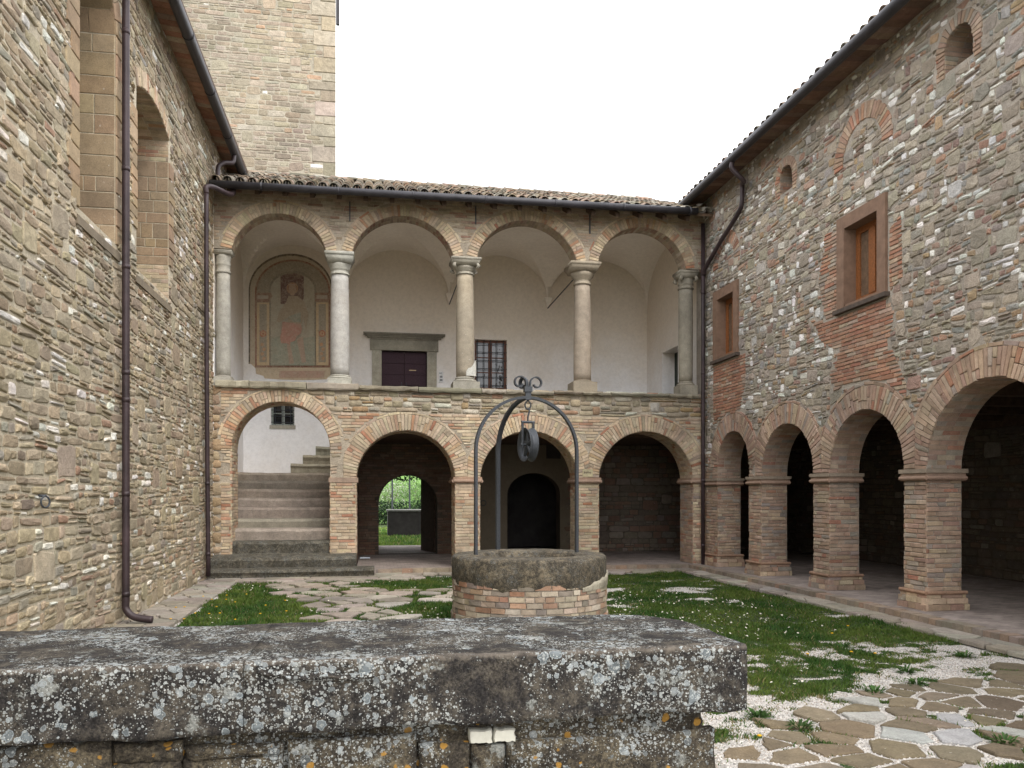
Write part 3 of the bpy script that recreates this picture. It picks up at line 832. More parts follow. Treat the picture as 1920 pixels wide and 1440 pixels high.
# ------- upper arches
UP = []
for uL, uR, vs, va in ((434.8, 612.5, 471, 400), (660, 851, 478, 405), (894, 1082, 488, 413), (1120.5, 1286, 500, 426)):
    a, b = fx(uL, vs), fx(uR, vs); um = (uL+uR)/2; zs = fz(um, vs); zt = fz(um, va); h = zt-zs; hw = (b-a)/2
    R = (hw*hw+h*h)/(2*h); UP.append((a, b, zs, R, zt-R))
def up_in(s, z, g=0):
    return any(arc_in((a+b)/2, cz, R+g, s, z) for a, b, zs, R, cz in UP)
ZT = 8.01
out = [(xl, UP[0][2])]
for a, b, zs, R, cz in UP:
    c = (a+b)/2; t0 = math.asin((zs-cz)/R); n = 24
    out += [(c-R*math.cos(t0+(math.pi-2*t0)*k/n), cz+R*math.sin(t0+(math.pi-2*t0)*k/n)) for k in range(n+1)]
out += [(xrr, UP[3][2]), (xrr, ZT), (xl, ZT)]
UD = .42
plate(out, [], FF, 0, -UD, 'loggia_wall', MORT_B, clo)
RU = .22
lims = [(UP[i][1]+UP[i+1][0])/2 for i in range(3)]
for i, (a, b, zs, R, cz) in enumerate(UP):
    c = (a+b)/2; t0 = math.asin((zs-cz)/R)
    for p in voussoirs(c, cz, R, RU, math.pi-t0, t0, .064, rng, .009, .2):
        if i > 0: p = [(max(q[0], lims[i-1]+.003), q[1]) for q in p]
        if i < 3: p = [(min(q[0], lims[i]-.003), q[1]) for q in p]
        if max(q[0] for q in p)-min(q[0] for q in p) < .02: continue
        br.append(piece(p, FF, .016, choose(PBY, rng), .005, .25, rng, False))
    for p in voussoirs(c, cz, R+RU+.012, .042, math.pi-t0-.2, t0+.2, .25, rng, .012, 0):
        if i > 0 and min(q[0] for q in p) < lims[i-1]: continue
        if i < 3 and max(q[0] for q in p) > lims[i]: continue
        br.append(piece(p, FF, .010, choose(PBY, rng), .004, .25, rng, False))
    n = int((math.pi-2*t0)*R/.068)
    for k in range(n):
        u0, u1 = t0+(math.pi-2*t0)*k/n, t0+(math.pi-2*t0)*(k+1)/n; g = .004/R
        for d0, d1 in ((0, .2), (.21, .41)):
            fs = (lambda c, cz, R: (lambda u, v, d: FF(c-(R-d)*math.cos(u), cz+(R-d)*math.sin(u), -v)))(c, cz, R)
            br.append(piece([(u0+g, d0), (u1-g, d0), (u1-g, d1), (u0+g, d1)], fs, .005, choose(PSP, rng), 0, .2, rng, False))
for p in courses(xl, xrr-.02, UP[0][2], ZT, .26, .062, .010, lambda s, z: up_in(s, z, RU+.06) or any(abs(s-(a+b)/2) < (b-a)/2+.0 and z < zs+.05 for a, b, zs, R, cz in UP), rng, amp=.003):
    br.append(piece(p, FF, rng.uniform(.006, .014), choose(PSP, rng), .005, .25, rng, False))
emit(br, 'brick', BRICK, clo, 290, False, 'brickwork')
emit(st, 'stone', STONE, clo, 200, True, 'stonework')
# iron wall anchors over the columns
for u, v0, v1 in ((656, 378, 415), (892, 386, 420), (1106, 402, 438)):
    x, za = onY(u, v0, YF-.03); _, zb = onY(u, v1, YF-.03)
    Buf().box(x-.012, x+.012, YF-.045, YF-.016, zb, za).make('wall_anchor', IRON, clo)

# ------- columns
def column(name, uc, vab0, vab1, vneck, vbase, vpl0, vpl1, wab, wsh0, wsh1, wpl, tint, y=YF+.21, half=False, carved=False, tint2=None):
    sc = 17.1/ (CS-((uc-960)/FPX)*SN)/FPX          # metres per pixel at the front
    x = onY(uc, 600, YF)[0]
    X = x+ .0
    Z = lambda v: fz(uc, v)
    rs0, rs1 = wsh0*sc/2, wsh1*sc/2
    z0, z1 = Z(vab0)+.01, Z(vab1)
    root = Buf(); zb = Z(vbase)
    n = 14; prof = []
    for k in range(n+1):
        t = k/n; prof.append((rs1+(rs0-rs1)*t**1.6+.006*math.sin(math.pi*t), zb+(Z(vneck)-zb)*t))
    root.lathe([(r, z) for r, z in prof], (X, y, 0), 28, tint)
    sh = root.make('column', ASH, clo, True, label=name)
    wa = wab*sc/2
    B = Buf(); t2 = tint2 or tint
    h = z0-z1
    # abacus: stepped slab narrowing downwards
    B.box(X-wa, X+wa, y-wa, y+wa, z0-h*.35, z0-.004, t2)
    v = []; 
    for q, w_ in ((z0-h*.35-.002, wa*.97), (z0-h*.75, wa*.84), (z1, wa*.80)):
        v += [(X-w_, y-w_, q), (X+w_, y-w_, q), (X+w_, y+w_, q), (X-w_, y+w_, q)]
    B.put(v, [(0,1,2,3),(11,10,9,8)]+[(i*4+k, i*4+(k+1) % 4, (i+1)*4+(k+1) % 4, (i+1)*4+k) for i in range(2) for k in range(4)], t2)
    zn = Z(vneck); hh = z1-zn
    B.lathe([(wa*.76, z1-.003), (wa*.78, z1-hh*.12), (wa*.70, z1-hh*.35), (rs0*1.12, z1-hh*.5), (rs0*1.12, z1-hh*.56), (rs0*1.02, z1-hh*.60), (rs0*1.02, z1-hh*.85), (rs0*1.15, z1-hh*.89), (rs0*1.15, zn+.0), (rs0*.9, zn-.005)][::-1], (X, y, 0), 28, t2)
    if carved:
        for k in range(4):
            a = math.pi/4+k*math.pi/2
            B.tube([(X+math.cos(a)*wa*1.05, y+math.sin(a)*wa*1.05, z1+.04), (X+math.cos(a)*wa*1.18, y+math.sin(a)*wa*1.18, z1-.02), (X+math.cos(a)*wa*.95, y+math.sin(a)*wa*.95, z1-.07)], [.03, .045, .02], 8, t2)
    B.make('capital', ASH, sh, True)
    B = Buf(); wp = wpl*sc/2; zp0, zp1 = Z(vpl0), Z(vpl1)-.02
    B.lathe([(rs1*1.25, zp0-.002), (rs1*1.32, zp0+(zb-zp0)*.25), (rs1*1.25, zp0+(zb-zp0)*.5), (rs1*1.08, zp0+(zb-zp0)*.6), (rs1*1.13, zp0+(zb-zp0)*.8), (rs1*1.02, zb+.004)], (X, y, 0), 28, t2)
    B.box(X-wp, X+wp, y-wp, y+wp, zp1, zp0, t2)
    bs = B.make('base', ASH, sh)
    return sh
GREYC = (.40, .39, .37); TANC = (.37, .32, .245)
column('smooth grey column between the fresco and the door', 636.5, 473, 491, 512, 702, 709, 728, 54, 32, 35, 44, GREYC, tint2=(.40, .39, .34))
column('tan column beside the grilled window, white repair at its foot', 874, 484, 497, 512, 706, 716, 732, 56, 31, 34, 50, TANC, carved=True, tint2=(.33, .31, .26))
column('streaked brownish column at the right of the loggia', 1096.5, 493, 508, 531, 712, 716, 735, 58, 29, 33, 46, (.36, .30, .235), tint2=(.34, .29, .22))
column('half hidden column against the church wall', 416, 469, 475, 509, 703, 706, 722, 36, 24, 26, 34, (.40, .38, .33), y=YF+.17)
column('rough worn column in the right corner of the loggia', 1291, 508, 521, 540, 715, 722, 740, 38, 26, 26, 34, (.31, .28, .22), y=YF+.17, carved=True)
# white repair plaster on the second column's foot
x, zz = onY(878, 690, YF)
B = Buf(); pts = []
for k in range(9):
    a = math.radians(-150+k*14); pts.append((x+.02+.205*math.cos(a), YF+.21+.205*math.sin(a)))
V = [(p[0], p[1], fz(873, 704)) for p in pts]+[(p[0], p[1], fz(873, 704)+.02+.34*(k/8.0)**1.5+.02*math.sin(k*2)) for k, p in enumerate(pts)]
B.put(V, [(k, k+1, 10+k, 9+k) for k in range(8)], (.56, .55, .50)); B.make('repair_patch', ASH, clo)

# ------- loggia interior
ZF = 3.36
loop = []
def hole_px(u0, v0, u1, v1, y=YB):
    a, zb = onY(u0, v1, y); b, zt = onY(u1, v0, y); return [(a, zb), (b, zb), (b, zt), (a, zt)], (a, b, zb, zt)
dx0, dzt = onY(715.5, 657, YB); dx1, _ = onY(800.6, 657, YB)
H_door = [(dx0, ZF), (dx1, ZF), (dx1, dzt), (dx0, dzt)]
Hw, WB = hole_px(890, 638, 950.5, 729)
Hs, SB = hole_px(508, 752, 552, 797)
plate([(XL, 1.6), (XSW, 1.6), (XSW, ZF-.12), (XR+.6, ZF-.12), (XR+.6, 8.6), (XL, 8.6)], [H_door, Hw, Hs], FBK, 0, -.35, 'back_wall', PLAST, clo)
# small window above the stair lies across both pieces: recess box
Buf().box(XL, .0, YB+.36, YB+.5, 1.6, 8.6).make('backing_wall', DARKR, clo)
# floor of the loggia (bays 2-4; bay 1 is open over the stairs)
Buf().box(XSW+.002, XR+.6, YF+DT, YB-.002, ZF-.18, ZF).make('loggia_floor', paver_floor('pale_loggia_paving', (.50, .46, .41)), clo)
Buf().box(XSW+.002, XR-.02, YF+DT, YB, 3.02, ZF-.185).make('ceiling_boards', WOODB, clo)
Buf().box(XSW-.06, XSW, YF+DT, YB-.002, .0, ZF-.0).make('stair_side_wall', MORT_D, clo)
# side walls
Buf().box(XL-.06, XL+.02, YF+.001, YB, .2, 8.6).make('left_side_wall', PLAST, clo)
y0_, z0_ = onX(1271, 640, XR); y1_, _ = onX(1241.5, 653, XR)
Frr = Frame((XR, 0), (0, 1), (-1, 0))
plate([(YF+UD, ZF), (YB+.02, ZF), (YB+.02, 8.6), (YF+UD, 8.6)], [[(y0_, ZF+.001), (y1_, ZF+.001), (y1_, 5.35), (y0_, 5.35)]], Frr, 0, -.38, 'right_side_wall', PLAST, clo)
Buf().box(XR+.34, XR+.375, y0_-.1, y1_+.1, ZF, 5.5).make('side_door', plain('dark_green_door', (.02, .03, .022), .5), clo)
# groin vaults
cols = [-3.18, fx(636.5, 600), fx(874, 600), fx(1096.5, 600), XR]
ZS = 6.78
for i in range(4):
    xa, xb = cols[i], cols[i+1]; hw = (xb-xa)/2; ya, yb = YF+UD, YB; n = 30; V = []; F = []
    for j in range(n+1):
        for k in range(n+1):
            x = xa+(xb-xa)*k/n; y = ya+(yb-ya)*j/n
            sx = min(.9995, abs(x-(xa+xb)/2)/(hw)); sy = min(.9995, abs(y-(ya+yb)/2)/((yb-ya)/2))
            z1_ = 1.22*math.sqrt(1-sx*sx); z2_ = 1.22*math.sqrt(1-sy*sy)
            zz = max(z1_, z2_)
            V.append((x, y, ZS+zz))
    for j in range(n):
        for k in range(n): F.append((j*(n+1)+k, j*(n+1)+k+1, (j+1)*(n+1)+k+1, (j+1)*(n+1)+k))
    o = add('vault', V, F, PLASV, clo, smooth=False, fix=False)
# corbels + iron ties
for k in (1, 2, 3):
    x = cols[k]
    Buf().put([(x-.12, YB-.001, ZS+.12), (x+.12, YB-.001, ZS+.12), (x+.1, YB-.14, ZS+.14), (x-.1, YB-.14, ZS+.14), (x, YB-.001, ZS-.14)],
              [(0,1,2,3),(0,4,1),(1,4,2),(2,4,3),(3,4,0)]).make('corbel', PLASV, clo)
    Buf().tube([(x, YF+.3, ZS-.08), (x, YB-.02, ZS-.12)], .014, 8).make('tie_rod', IRON, clo)

# ------- door with stone surround
def bx(u0, v0, u1, v1, y0, y1, yref=YB):
    a, zt = onY(u0, v0, yref); b, zb = onY(u1, v1, yref); return (a, b, y0, y1, zb, zt)
zj = dzt
a0, _ = onY(697.5, 657, YB); b0, _ = onY(818.5, 657, YB)
dr = Buf().box(dx0+.002, (dx0+dx1)/2-.004, YB+.12, YB+.17, ZF, dzt).make('door', WOODD, clo, label='dark plum double door of horizontal boards')
for s_, (p, q) in enumerate(((dx0+.01, (dx0+dx1)/2-.008), ((dx0+dx1)/2+.008, dx1-.01))):
    for k in range(7):
        z = ZF+.02+k*(dzt-ZF-.04)/7
        Buf().box(p, q, YB+.10-.002*s_, YB+.119, z, z+(dzt-ZF-.04)/7-.012).make('board', WOODD, dr)
Buf().box((dx0+dx1)/2+.004, dx1-.002, YB+.12, YB+.17, ZF, dzt).make('door_leaf', WOODD, dr)
x, z = onY(768, 694, YB+.1); Buf().box(x-.01, x+.17, YB+.094, YB+.098, z-.012, z+.006).make('letter_slot', plain('brass', (.35, .26, .15), .4, .6), dr)
for u in (753, 762):
    x, z = onY(u, 722, YB+.1); Buf().tube([(x, YB+.10, z-.06), (x, YB+.06, z-.05), (x, YB+.06, z+.05), (x, YB+.10, z+.06)], .01, 8).make('handle', IRON, dr)
sr = Buf().box(a0, dx0, YB-.05, YB+.12, ZF, zj-.004, (.42, .40, .33)).make('door_surround', ASH, clo, label='grey stone door surround with a moulded cornice')
Buf().box(dx1, b0, YB-.05, YB+.12, ZF, zj-.004, (.42, .40, .33)).make('jamb', ASH, sr)
t = bx(694, 637, 821.5, 657, YB-.07, YB+.12); Buf().box(*t[:4], zj, t[5], (.33, .31, .25)).make('lintel', ASH, sr)
zc = t[5]
B = Buf(); a1, b1 = onY(681, 626, YB)[0], onY(834, 626, YB)[0]; zt = onY(757, 627, YB)[1]; hh = zt-zc
for k, (f0, ex, pr) in enumerate(((0, 0.0, .09), (.3, .45, .13), (.55, .75, .17), (.75, 1.0, .21))):
    w0 = t[0]+.005-(t[0]-a1)*ex; w1 = t[1]-.005+(b1-t[1])*ex; f1 = (.3, .55, .75, 1)[k]
    B.box(w0, w1, YB-pr, YB+.02, zc+.002+hh*f0, zc+hh*f1, (.26, .24, .19))
B.make('cornice', ASH, sr)
# intercom
t = bx(823, 697, 831, 717.5, YB-.03, YB-.001); ic = Buf().box(*t).make('intercom', WHITEP, clo, label='small white door intercom right of the door surround')
for k in range(2):
    zq = t[4]+.035+k*.085; Buf().box(t[0]+.02, t[1]-.02, YB-.034, YB-.0305, zq, zq+.055).make('button', GREYP, ic)
Buf().box(t[0]+.01, t[1]-.03, YB-.034, YB-.0305, t[5]-.05, t[5]-.03).make('speaker_slot', GREYP, ic)
# grilled window of the loggia
CURT = plain('brown_blind_behind_glass', (.13, .085, .055), .25, 0, 8, .1, .3, 14, .7)
def casement(parent, F3, a, b, zb, zt, dep, wood, grille=None, label=None, muntins=0, fw=.06, glass=GLASS):
    """wooden double casement; F3(s, z, d)"""
    def bar(s0, s1, z0, z1, d0, d1, B=None):
        B = B or Buf(); v = [F3(s, z, d) for s in (s0, s1) for d in (d0, d1) for z in (z0, z1)]
        return B.put(v, [(0,1,3,2),(4,6,7,5),(0,4,5,1),(2,3,7,6),(0,2,6,4),(1,5,7,3)])
    c = (a+b)/2; B = Buf()
    bar(a, a+fw, zb, zt, -dep-.05, -dep, B); bar(b-fw, b, zb, zt, -dep-.05, -dep, B); bar(a+fw, b-fw, zb, zb+fw, -dep-.05, -dep-.002, B); bar(a+fw, b-fw, zt-fw, zt, -dep-.05, -dep-.002, B)
    bar(c-fw*.8, c+fw*.8, zb+fw, zt-fw, -dep-.045, -dep+.008, B)
    fr = B.make('window', wood, parent)
    if label: fr['label'] = label
    for s0, s1 in ((a+fw, c-fw*.8), (c+fw*.8, b-fw)):
        bar(s0, s1, zb+fw, zt-fw, -dep-.035, -dep-.025).make('pane', glass, fr)
        for k in range(muntins):
            z = zb+fw+(zt-zb-2*fw)*(k+1)/(muntins+1); bar(s0, s1, z-.012, z+.012, -dep-.022, -dep-.006).make('glazing_bar', wood, fr)
    if grille:
        nx_, nz_ = grille; B = Buf()
        for k in range(nx_):
            s = a+(b-a)*(k+.5)/nx_; B.tube([F3(s, zb, -dep*.45), F3(s, zt, -dep*.45)], .009, 6)
        for k in range(nz_):
            z = zb+(zt-zb)*(k+.5)/nz_; B.tube([F3(a, z, -dep*.45+.012), F3(b, z, -dep*.45+.012)], .009, 6)
        B.make('grille', IRON, fr)
    return fr
casement(clo, FBK, WB[0], WB[1], WB[2], WB[3], .13, plain('loggia_window_wood', (.15, .06, .035), .5, 0, 60, .25, .35, 40), (5, 6), 'brown wooden window behind an iron grille in the loggia', 2)
casement(clo, FBK, SB[0], SB[1], SB[2], SB[3]-.0, .13, FRAMEG, (3, 4), 'small grey framed window with iron bars above the stair', 1, .045)
Buf().box(SB[0]-.03, SB[1]+.03, YB-.03, YB-.001, SB[2]-.09, SB[2]-.002, (.38, .36, .30)).make('window_sill', ASH, clo)

# ------- fresco (a plain, generic faded painting)
def fq(x, y): return onY(440+x/5.143, 450+y/5.143, YB)
fresco = None; layer = [0]
def fpoly(pts, col):
    layer[0] += 1; d = .0015*layer[0]+.001
    P = [fq(*p) for p in pts]
    V = [(p[0], YB-d, p[1]) for p in P]; n = len(V)
    V += [(p[0], YB-d+.0012, p[1]) for p in P]
    F = [tuple(t_) for t_ in tessellate_polygon([[Vector((p[0], p[1], 0)) for p in P]])]
    F += [(i, (i+1) % n, n+(i+1) % n, n+i) for i in range(n)]
    FB_.put(V, F, tuple(min(.8, q*1.25) for q in col))
def arch_px(x0, x1, yb, ys, yt, n=24):
    c = (x0+x1)/2; r = (x1-x0)/2
    return [(x0, yb)]+[(c-r*math.cos(math.pi*i/n), ys-(ys-yt)*math.sin(math.pi*i/n)) for i in range(n+1)]+[(x1, yb)]
def circ_px(cx, cy, r, n=16): return [(cx+r*math.cos(2*math.pi*i/n), cy+r*math.sin(2*math.pi*i/n)) for i in range(n)]
FB_ = Buf()
fpoly([(150, 1190), (200, 1235), (205, 1290), (275, 1310), (290, 1335), (420, 1345), (600, 1352), (760, 1350), (925, 1342), (925, 1190)], (.50, .40, .28))
fpoly([(430, 1262), (870, 1262), (860, 1330), (430, 1330)], (.42, .26, .20))
fpoly(arch_px(135, 945, 1195, 480, 132), (.045, .035, .03))
fpoly(arch_px(150, 930, 1196, 484, 152), (.40, .33, .24))
fpoly(arch_px(196, 922, 1230, 500, 188), (.20, .075, .05))
fpoly(arch_px(214, 906, 1210, 505, 206), (.24, .21, .16))
fpoly(arch_px(330, 790, 1212, 480, 300), (.17, .15, .12))
fpoly(arch_px(348, 770, 1212, 485, 322), (.33, .30, .23))
fpoly([(443, 620), (443, 350), (500, 328), (560, 322), (620, 328), (667, 350), (667, 560), (640, 620)], (.10, .045, .05))
for x0 in (205, 775):
    fpoly([(x0, 510), (x0+145, 510), (x0+160, 545), (x0+135, 575), (x0+140, 600), (x0, 600)], (.22, .12, .085))
    fpoly([(x0+15, 535), (x0+120, 535), (x0+120, 570), (x0+15, 570)], (.36, .31, .25))
    fpoly([(x0+10, 605), (x0+130, 605), (x0+130, 1210), (x0+10, 1210)], (.48, .35, .20))
    fpoly([(x0+35, 620), (x0+105, 620), (x0+105, 1180), (x0+35, 1180)], (.25, .22, .17))
    fpoly(circ_px(x0+70, 905, 34), (.36, .10, .05)); fpoly(circ_px(x0+70, 905, 20), (.46, .28, .14)); fpoly(circ_px(x0+70, 905, 11), (.33, .09, .05))
    for k in range(4): fpoly(circ_px(x0+70+(8 if k % 2 else -8), 1010+k*45, 17), (.44, .22, .10))
fpoly([(355, 950), (440, 930), (600, 960), (775, 930), (775, 1212), (355, 1212)], (.25, .27, .21))
# generic robed figure
fpoly(circ_px(558, 470, 56, 20), (.34, .17, .09)); fpoly(circ_px(558, 470, 46, 20), (.24, .10, .06))
fpoly([(520, 545), (500, 600), (440, 680), (405, 790), (430, 800), (520, 750), (520, 810), (650, 815), (660, 740), (690, 870), (715, 720), (670, 600), (610, 545)], (.30, .24, .17))
fpoly([(530, 430), (585, 430), (595, 490), (575, 540), (542, 540), (522, 490)], (.34, .22, .15))
fpoly([(460, 790), (520, 800), (640, 815), (650, 860), (640, 905), (600, 930), (585, 975), (540, 990), (535, 1025), (505, 1000), (450, 1000), (440, 940), (452, 900)], (.40, .19, .15))
fpoly([(515, 745), (640, 700), (640, 800), (560, 790)], (.22, .24, .19))
fpoly([(505, 1015), (540, 1020), (575, 1190), (530, 1200)], (.36, .25, .19)); fpoly([(600, 960), (660, 940), (690, 1180), (650, 1190)], (.36, .25, .19))
fr_ = FB_.make('fresco', FRESCO, clo, label='faded fresco of a robed figure in a painted arch, on the loggia wall')

# ------- lower portico: back wall, doorway openings
px0, pz = onY(710, 891, YB); px1, _ = onY(820, 891, YB)
ppt = onY(762, 891, YB)[1]; pr_ = (px1-px0)/2
qx0 = onY(951, 950, YB)[0]; qx1 = onY(1050, 950, YB)[0]; qt = onY(1000, 887, YB)[1]; qr = (qx1-qx0)/2
plate([(XSW, -.05), (XR+4.2, -.05), (XR+4.2, ZF-.19), (XSW, ZF-.19)],
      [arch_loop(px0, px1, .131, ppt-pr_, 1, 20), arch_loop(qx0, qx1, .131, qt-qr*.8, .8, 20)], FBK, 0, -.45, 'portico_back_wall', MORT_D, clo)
ib = []
def pin(s, z):
    for a, b, zs, ky in ((px0, px1, ppt-pr_, 1), (qx0, qx1, qt-qr*.8, .8)):
        c = (a+b)/2; r = (b-a)/2
        if abs(s-c) < r and z < zs: return True
        if z >= zs and ((s-c)/r)**2+((z-zs)/(r*ky))**2 < 1: return True
    return False
rngi = random.Random(9)
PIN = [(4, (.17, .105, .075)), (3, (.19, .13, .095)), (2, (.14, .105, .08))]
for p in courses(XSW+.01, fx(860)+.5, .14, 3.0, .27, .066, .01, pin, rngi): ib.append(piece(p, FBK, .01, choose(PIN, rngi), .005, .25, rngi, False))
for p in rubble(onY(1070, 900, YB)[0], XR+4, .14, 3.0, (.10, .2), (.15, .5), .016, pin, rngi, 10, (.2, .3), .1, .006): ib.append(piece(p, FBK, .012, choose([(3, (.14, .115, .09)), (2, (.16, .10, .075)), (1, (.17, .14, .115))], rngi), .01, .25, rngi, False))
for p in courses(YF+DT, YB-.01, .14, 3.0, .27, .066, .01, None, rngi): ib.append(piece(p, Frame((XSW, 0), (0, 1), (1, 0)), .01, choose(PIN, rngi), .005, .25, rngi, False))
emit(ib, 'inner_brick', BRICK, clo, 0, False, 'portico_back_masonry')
# plaster skin round the dark doorway (middle bay)
pa, pb = fx(860)+.52, onY(1070, 900, YB)[0]
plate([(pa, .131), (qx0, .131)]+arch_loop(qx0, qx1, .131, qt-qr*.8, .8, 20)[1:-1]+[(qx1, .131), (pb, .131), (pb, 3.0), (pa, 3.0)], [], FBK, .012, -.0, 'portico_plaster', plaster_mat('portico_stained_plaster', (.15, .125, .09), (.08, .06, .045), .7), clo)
Buf().box(onY(1024, 860, YB)[0], onY(1051, 860, YB)[0], YB-.02, YB-.0125, onY(1037, 860, YB)[1], onY(1037, 826, YB)[1]).make('dark_vent', DARKR, clo)
# tether ring on the portico wall
x, z = onY(906, 943, YB); Buf().tube([(x+.07*math.cos(t), YB-.04, z+.07*math.sin(t)) for t in np.linspace(0, 2*math.pi, 18)], .01, 6).make('wall_ring', IRON, clo, True)
# passage to the garden and dark room
B = Buf(); YG = 24.4
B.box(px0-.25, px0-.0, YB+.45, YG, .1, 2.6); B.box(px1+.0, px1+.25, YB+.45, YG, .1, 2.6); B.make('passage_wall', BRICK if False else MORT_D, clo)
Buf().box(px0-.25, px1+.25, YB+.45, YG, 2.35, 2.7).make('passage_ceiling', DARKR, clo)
Buf().box(px0-.6, px1+.6, YB-.1, YG+.2, .0, .13).make('passage_floor', FLOORM, clo)
Buf().put([(px1-.05, YB+.5, .14), (px1-.005, YB+.52, .14), (px1-.30, YB+1.42, .14), (px1-.345, YB+1.4, .14), (px1-.05, YB+.5, 2.1), (px1-.005, YB+.52, 2.1), (px1-.30, YB+1.42, 2.1), (px1-.345, YB+1.4, 2.1)], [(0,3,2,1),(4,5,6,7),(0,1,5,4),(1,2,6,5),(2,3,7,6),(3,0,4,7)]).make('garden_door', WOODB, clo, label='dark wooden door standing open in the passage')
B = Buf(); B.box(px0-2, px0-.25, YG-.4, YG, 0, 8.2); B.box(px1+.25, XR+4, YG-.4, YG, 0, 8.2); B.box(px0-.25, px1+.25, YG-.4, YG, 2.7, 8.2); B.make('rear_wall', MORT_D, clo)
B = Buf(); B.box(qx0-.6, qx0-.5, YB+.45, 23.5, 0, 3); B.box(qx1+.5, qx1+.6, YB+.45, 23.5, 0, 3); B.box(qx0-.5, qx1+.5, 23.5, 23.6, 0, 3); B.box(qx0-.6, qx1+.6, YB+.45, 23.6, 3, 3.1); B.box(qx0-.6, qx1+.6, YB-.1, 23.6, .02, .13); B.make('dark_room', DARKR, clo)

# ------- roof
EY, EZ, SLP = 16.58, 7.86, .415
RY = 21.15; RZ = EZ+(RY-EY)*SLP
Buf().put([(XL+.02, EY, EZ), (XR, EY, EZ), (XR, RY, RZ), (XL+.02, RY, RZ), (XL+.02, EY, EZ-.06), (XR, EY, EZ-.06), (XR, RY, RZ-.06), (XL+.02, RY, RZ-.06)],
          [(0,1,2,3),(4,7,6,5),(0,4,5,1),(1,5,6,2),(2,6,7,3),(3,7,4,0)], (.2, .13, .09)).make('roof', TILE, clo)
Buf().put([(XL+.02, RY, RZ), (XR, RY, RZ), (XR, YG+.3, RZ-1.3), (XL+.02, YG+.3, RZ-1.3), (XL+.02, RY, RZ-.1), (XR, RY, RZ-.1), (XR, YG+.3, RZ-1.4), (XL+.02, YG+.3, RZ-1.4)],
          [(0,1,2,3),(4,7,6,5),(0,4,5,1),(1,5,6,2),(2,6,7,3),(3,7,4,0)], (.2, .13, .09)).make('rear_roof', TILE, clo)
for k in range(20):
    x = XL+.35+k*.535
    if x < XR-.1: Buf().put([(x, EY+.06, EZ-.17), (x+.09, EY+.06, EZ-.17), (x+.09, EY+.06, EZ-.065), (x, EY+.06, EZ-.065), (x, YF, EZ-.17+.22), (x+.09, YF, EZ-.17+.22), (x+.09, YF, EZ-.065+.22), (x, YF, EZ-.065+.22)],
          [(0,1,2,3),(4,7,6,5),(0,4,5,1),(1,5,6,2),(2,6,7,3),(3,7,4,0)]).make('rafter', WOODB, clo)
PTI = [(3, (.29, .22, .165)), (4, (.25, .215, .17)), (2, (.34, .26, .19)), (3, (.21, .19, .16)), (2.5, (.38, .345, .285)), (.6, (.32, .18, .12))]
def tile_mesh(r0, r1, L, up=True, n=8, th=.014):
    V = []; F = []
    for (y, r) in ((0, r0), (L, r1)):
        for rr in (r, r-th):
            for k in range(n+1):
                a = math.pi*k/n; V.append((math.cos(a)*rr, y, (math.sin(a)*rr if up else -math.sin(a)*rr)))
    m1 = n+1
    for k in range(n):
        F.append((k, k+1, 2*m1+k+1, 2*m1+k)); F.append((m1+k, 3*m1+k, 3*m1+k+1, m1+k+1)); F.append((k, m1+k, m1+k+1, k+1)); F.append((2*m1+k, 2*m1+k+1, 3*m1+k+1, 3*m1+k))
    return V, F
TVar = []
rt_ = random.Random(21)
for k in range(10):
    v, f = tile_mesh(.098, .078, .45); c = choose(PTI, rt_, .2)
    me = mesh_from(v, f, c, None, True, 'tile'); me.materials.append(TILE); TVar.append(me)
def tile_obj(me, loc, rot, parent):
    o = bpy.data.objects.new('roof_tile', me); COL.objects.link(o); o.parent = parent
    o.location = Vector(loc)-W[parent.name]; o.rotation_euler = rot; return o
def tiles_into(B, loc, rot, rr, up=True):
    from mathutils import Euler
    v, f = tile_mesh(.098, .078, .45, up); M = Euler(rot).to_matrix()
    B.put([M @ Vector(p)+Vector(loc) for p in v], f, choose(PTI, rr, .2))
th_ = math.atan(SLP); nx_ = 46; RB = Buf(); CB = Buf(); cnt = 0
rowsp = .37/1.0
for j in range(13):
    for i in range(nx_):
        x = XL+.15+i*.2285
        if x > XR-.1: continue
        d = -.05+j*rowsp+rt_.uniform(-.02, .02); y = EY+d*math.cos(th_); z = EZ+d*math.sin(th_)+.030+.012*1
        if y > RY-.25: continue
        rot = (th_+rt_.uniform(-.03, .03)-.02, rt_.uniform(-.06, .06), rt_.uniform(-.035, .035))
        if cnt < 276: tile_obj(TVar[rt_.randrange(10)], (x+rt_.uniform(-.012, .012), y, z+rt_.uniform(-.004, .01)), rot, clo); cnt += 1
        else: tiles_into(RB, (x+rt_.uniform(-.012, .012), y, z+rt_.uniform(-.004, .01)), rot, rt_)
        tiles_into(CB, (x+.114, y-.02, z+.05), rot, rt_, False)
o = RB.make('roof_tile_rows', TILE, clo, True, fix=False); o['kind'] = 'stuff'
o = CB.make('channel_tiles', TILE, clo, True, fix=False); o['kind'] = 'stuff'
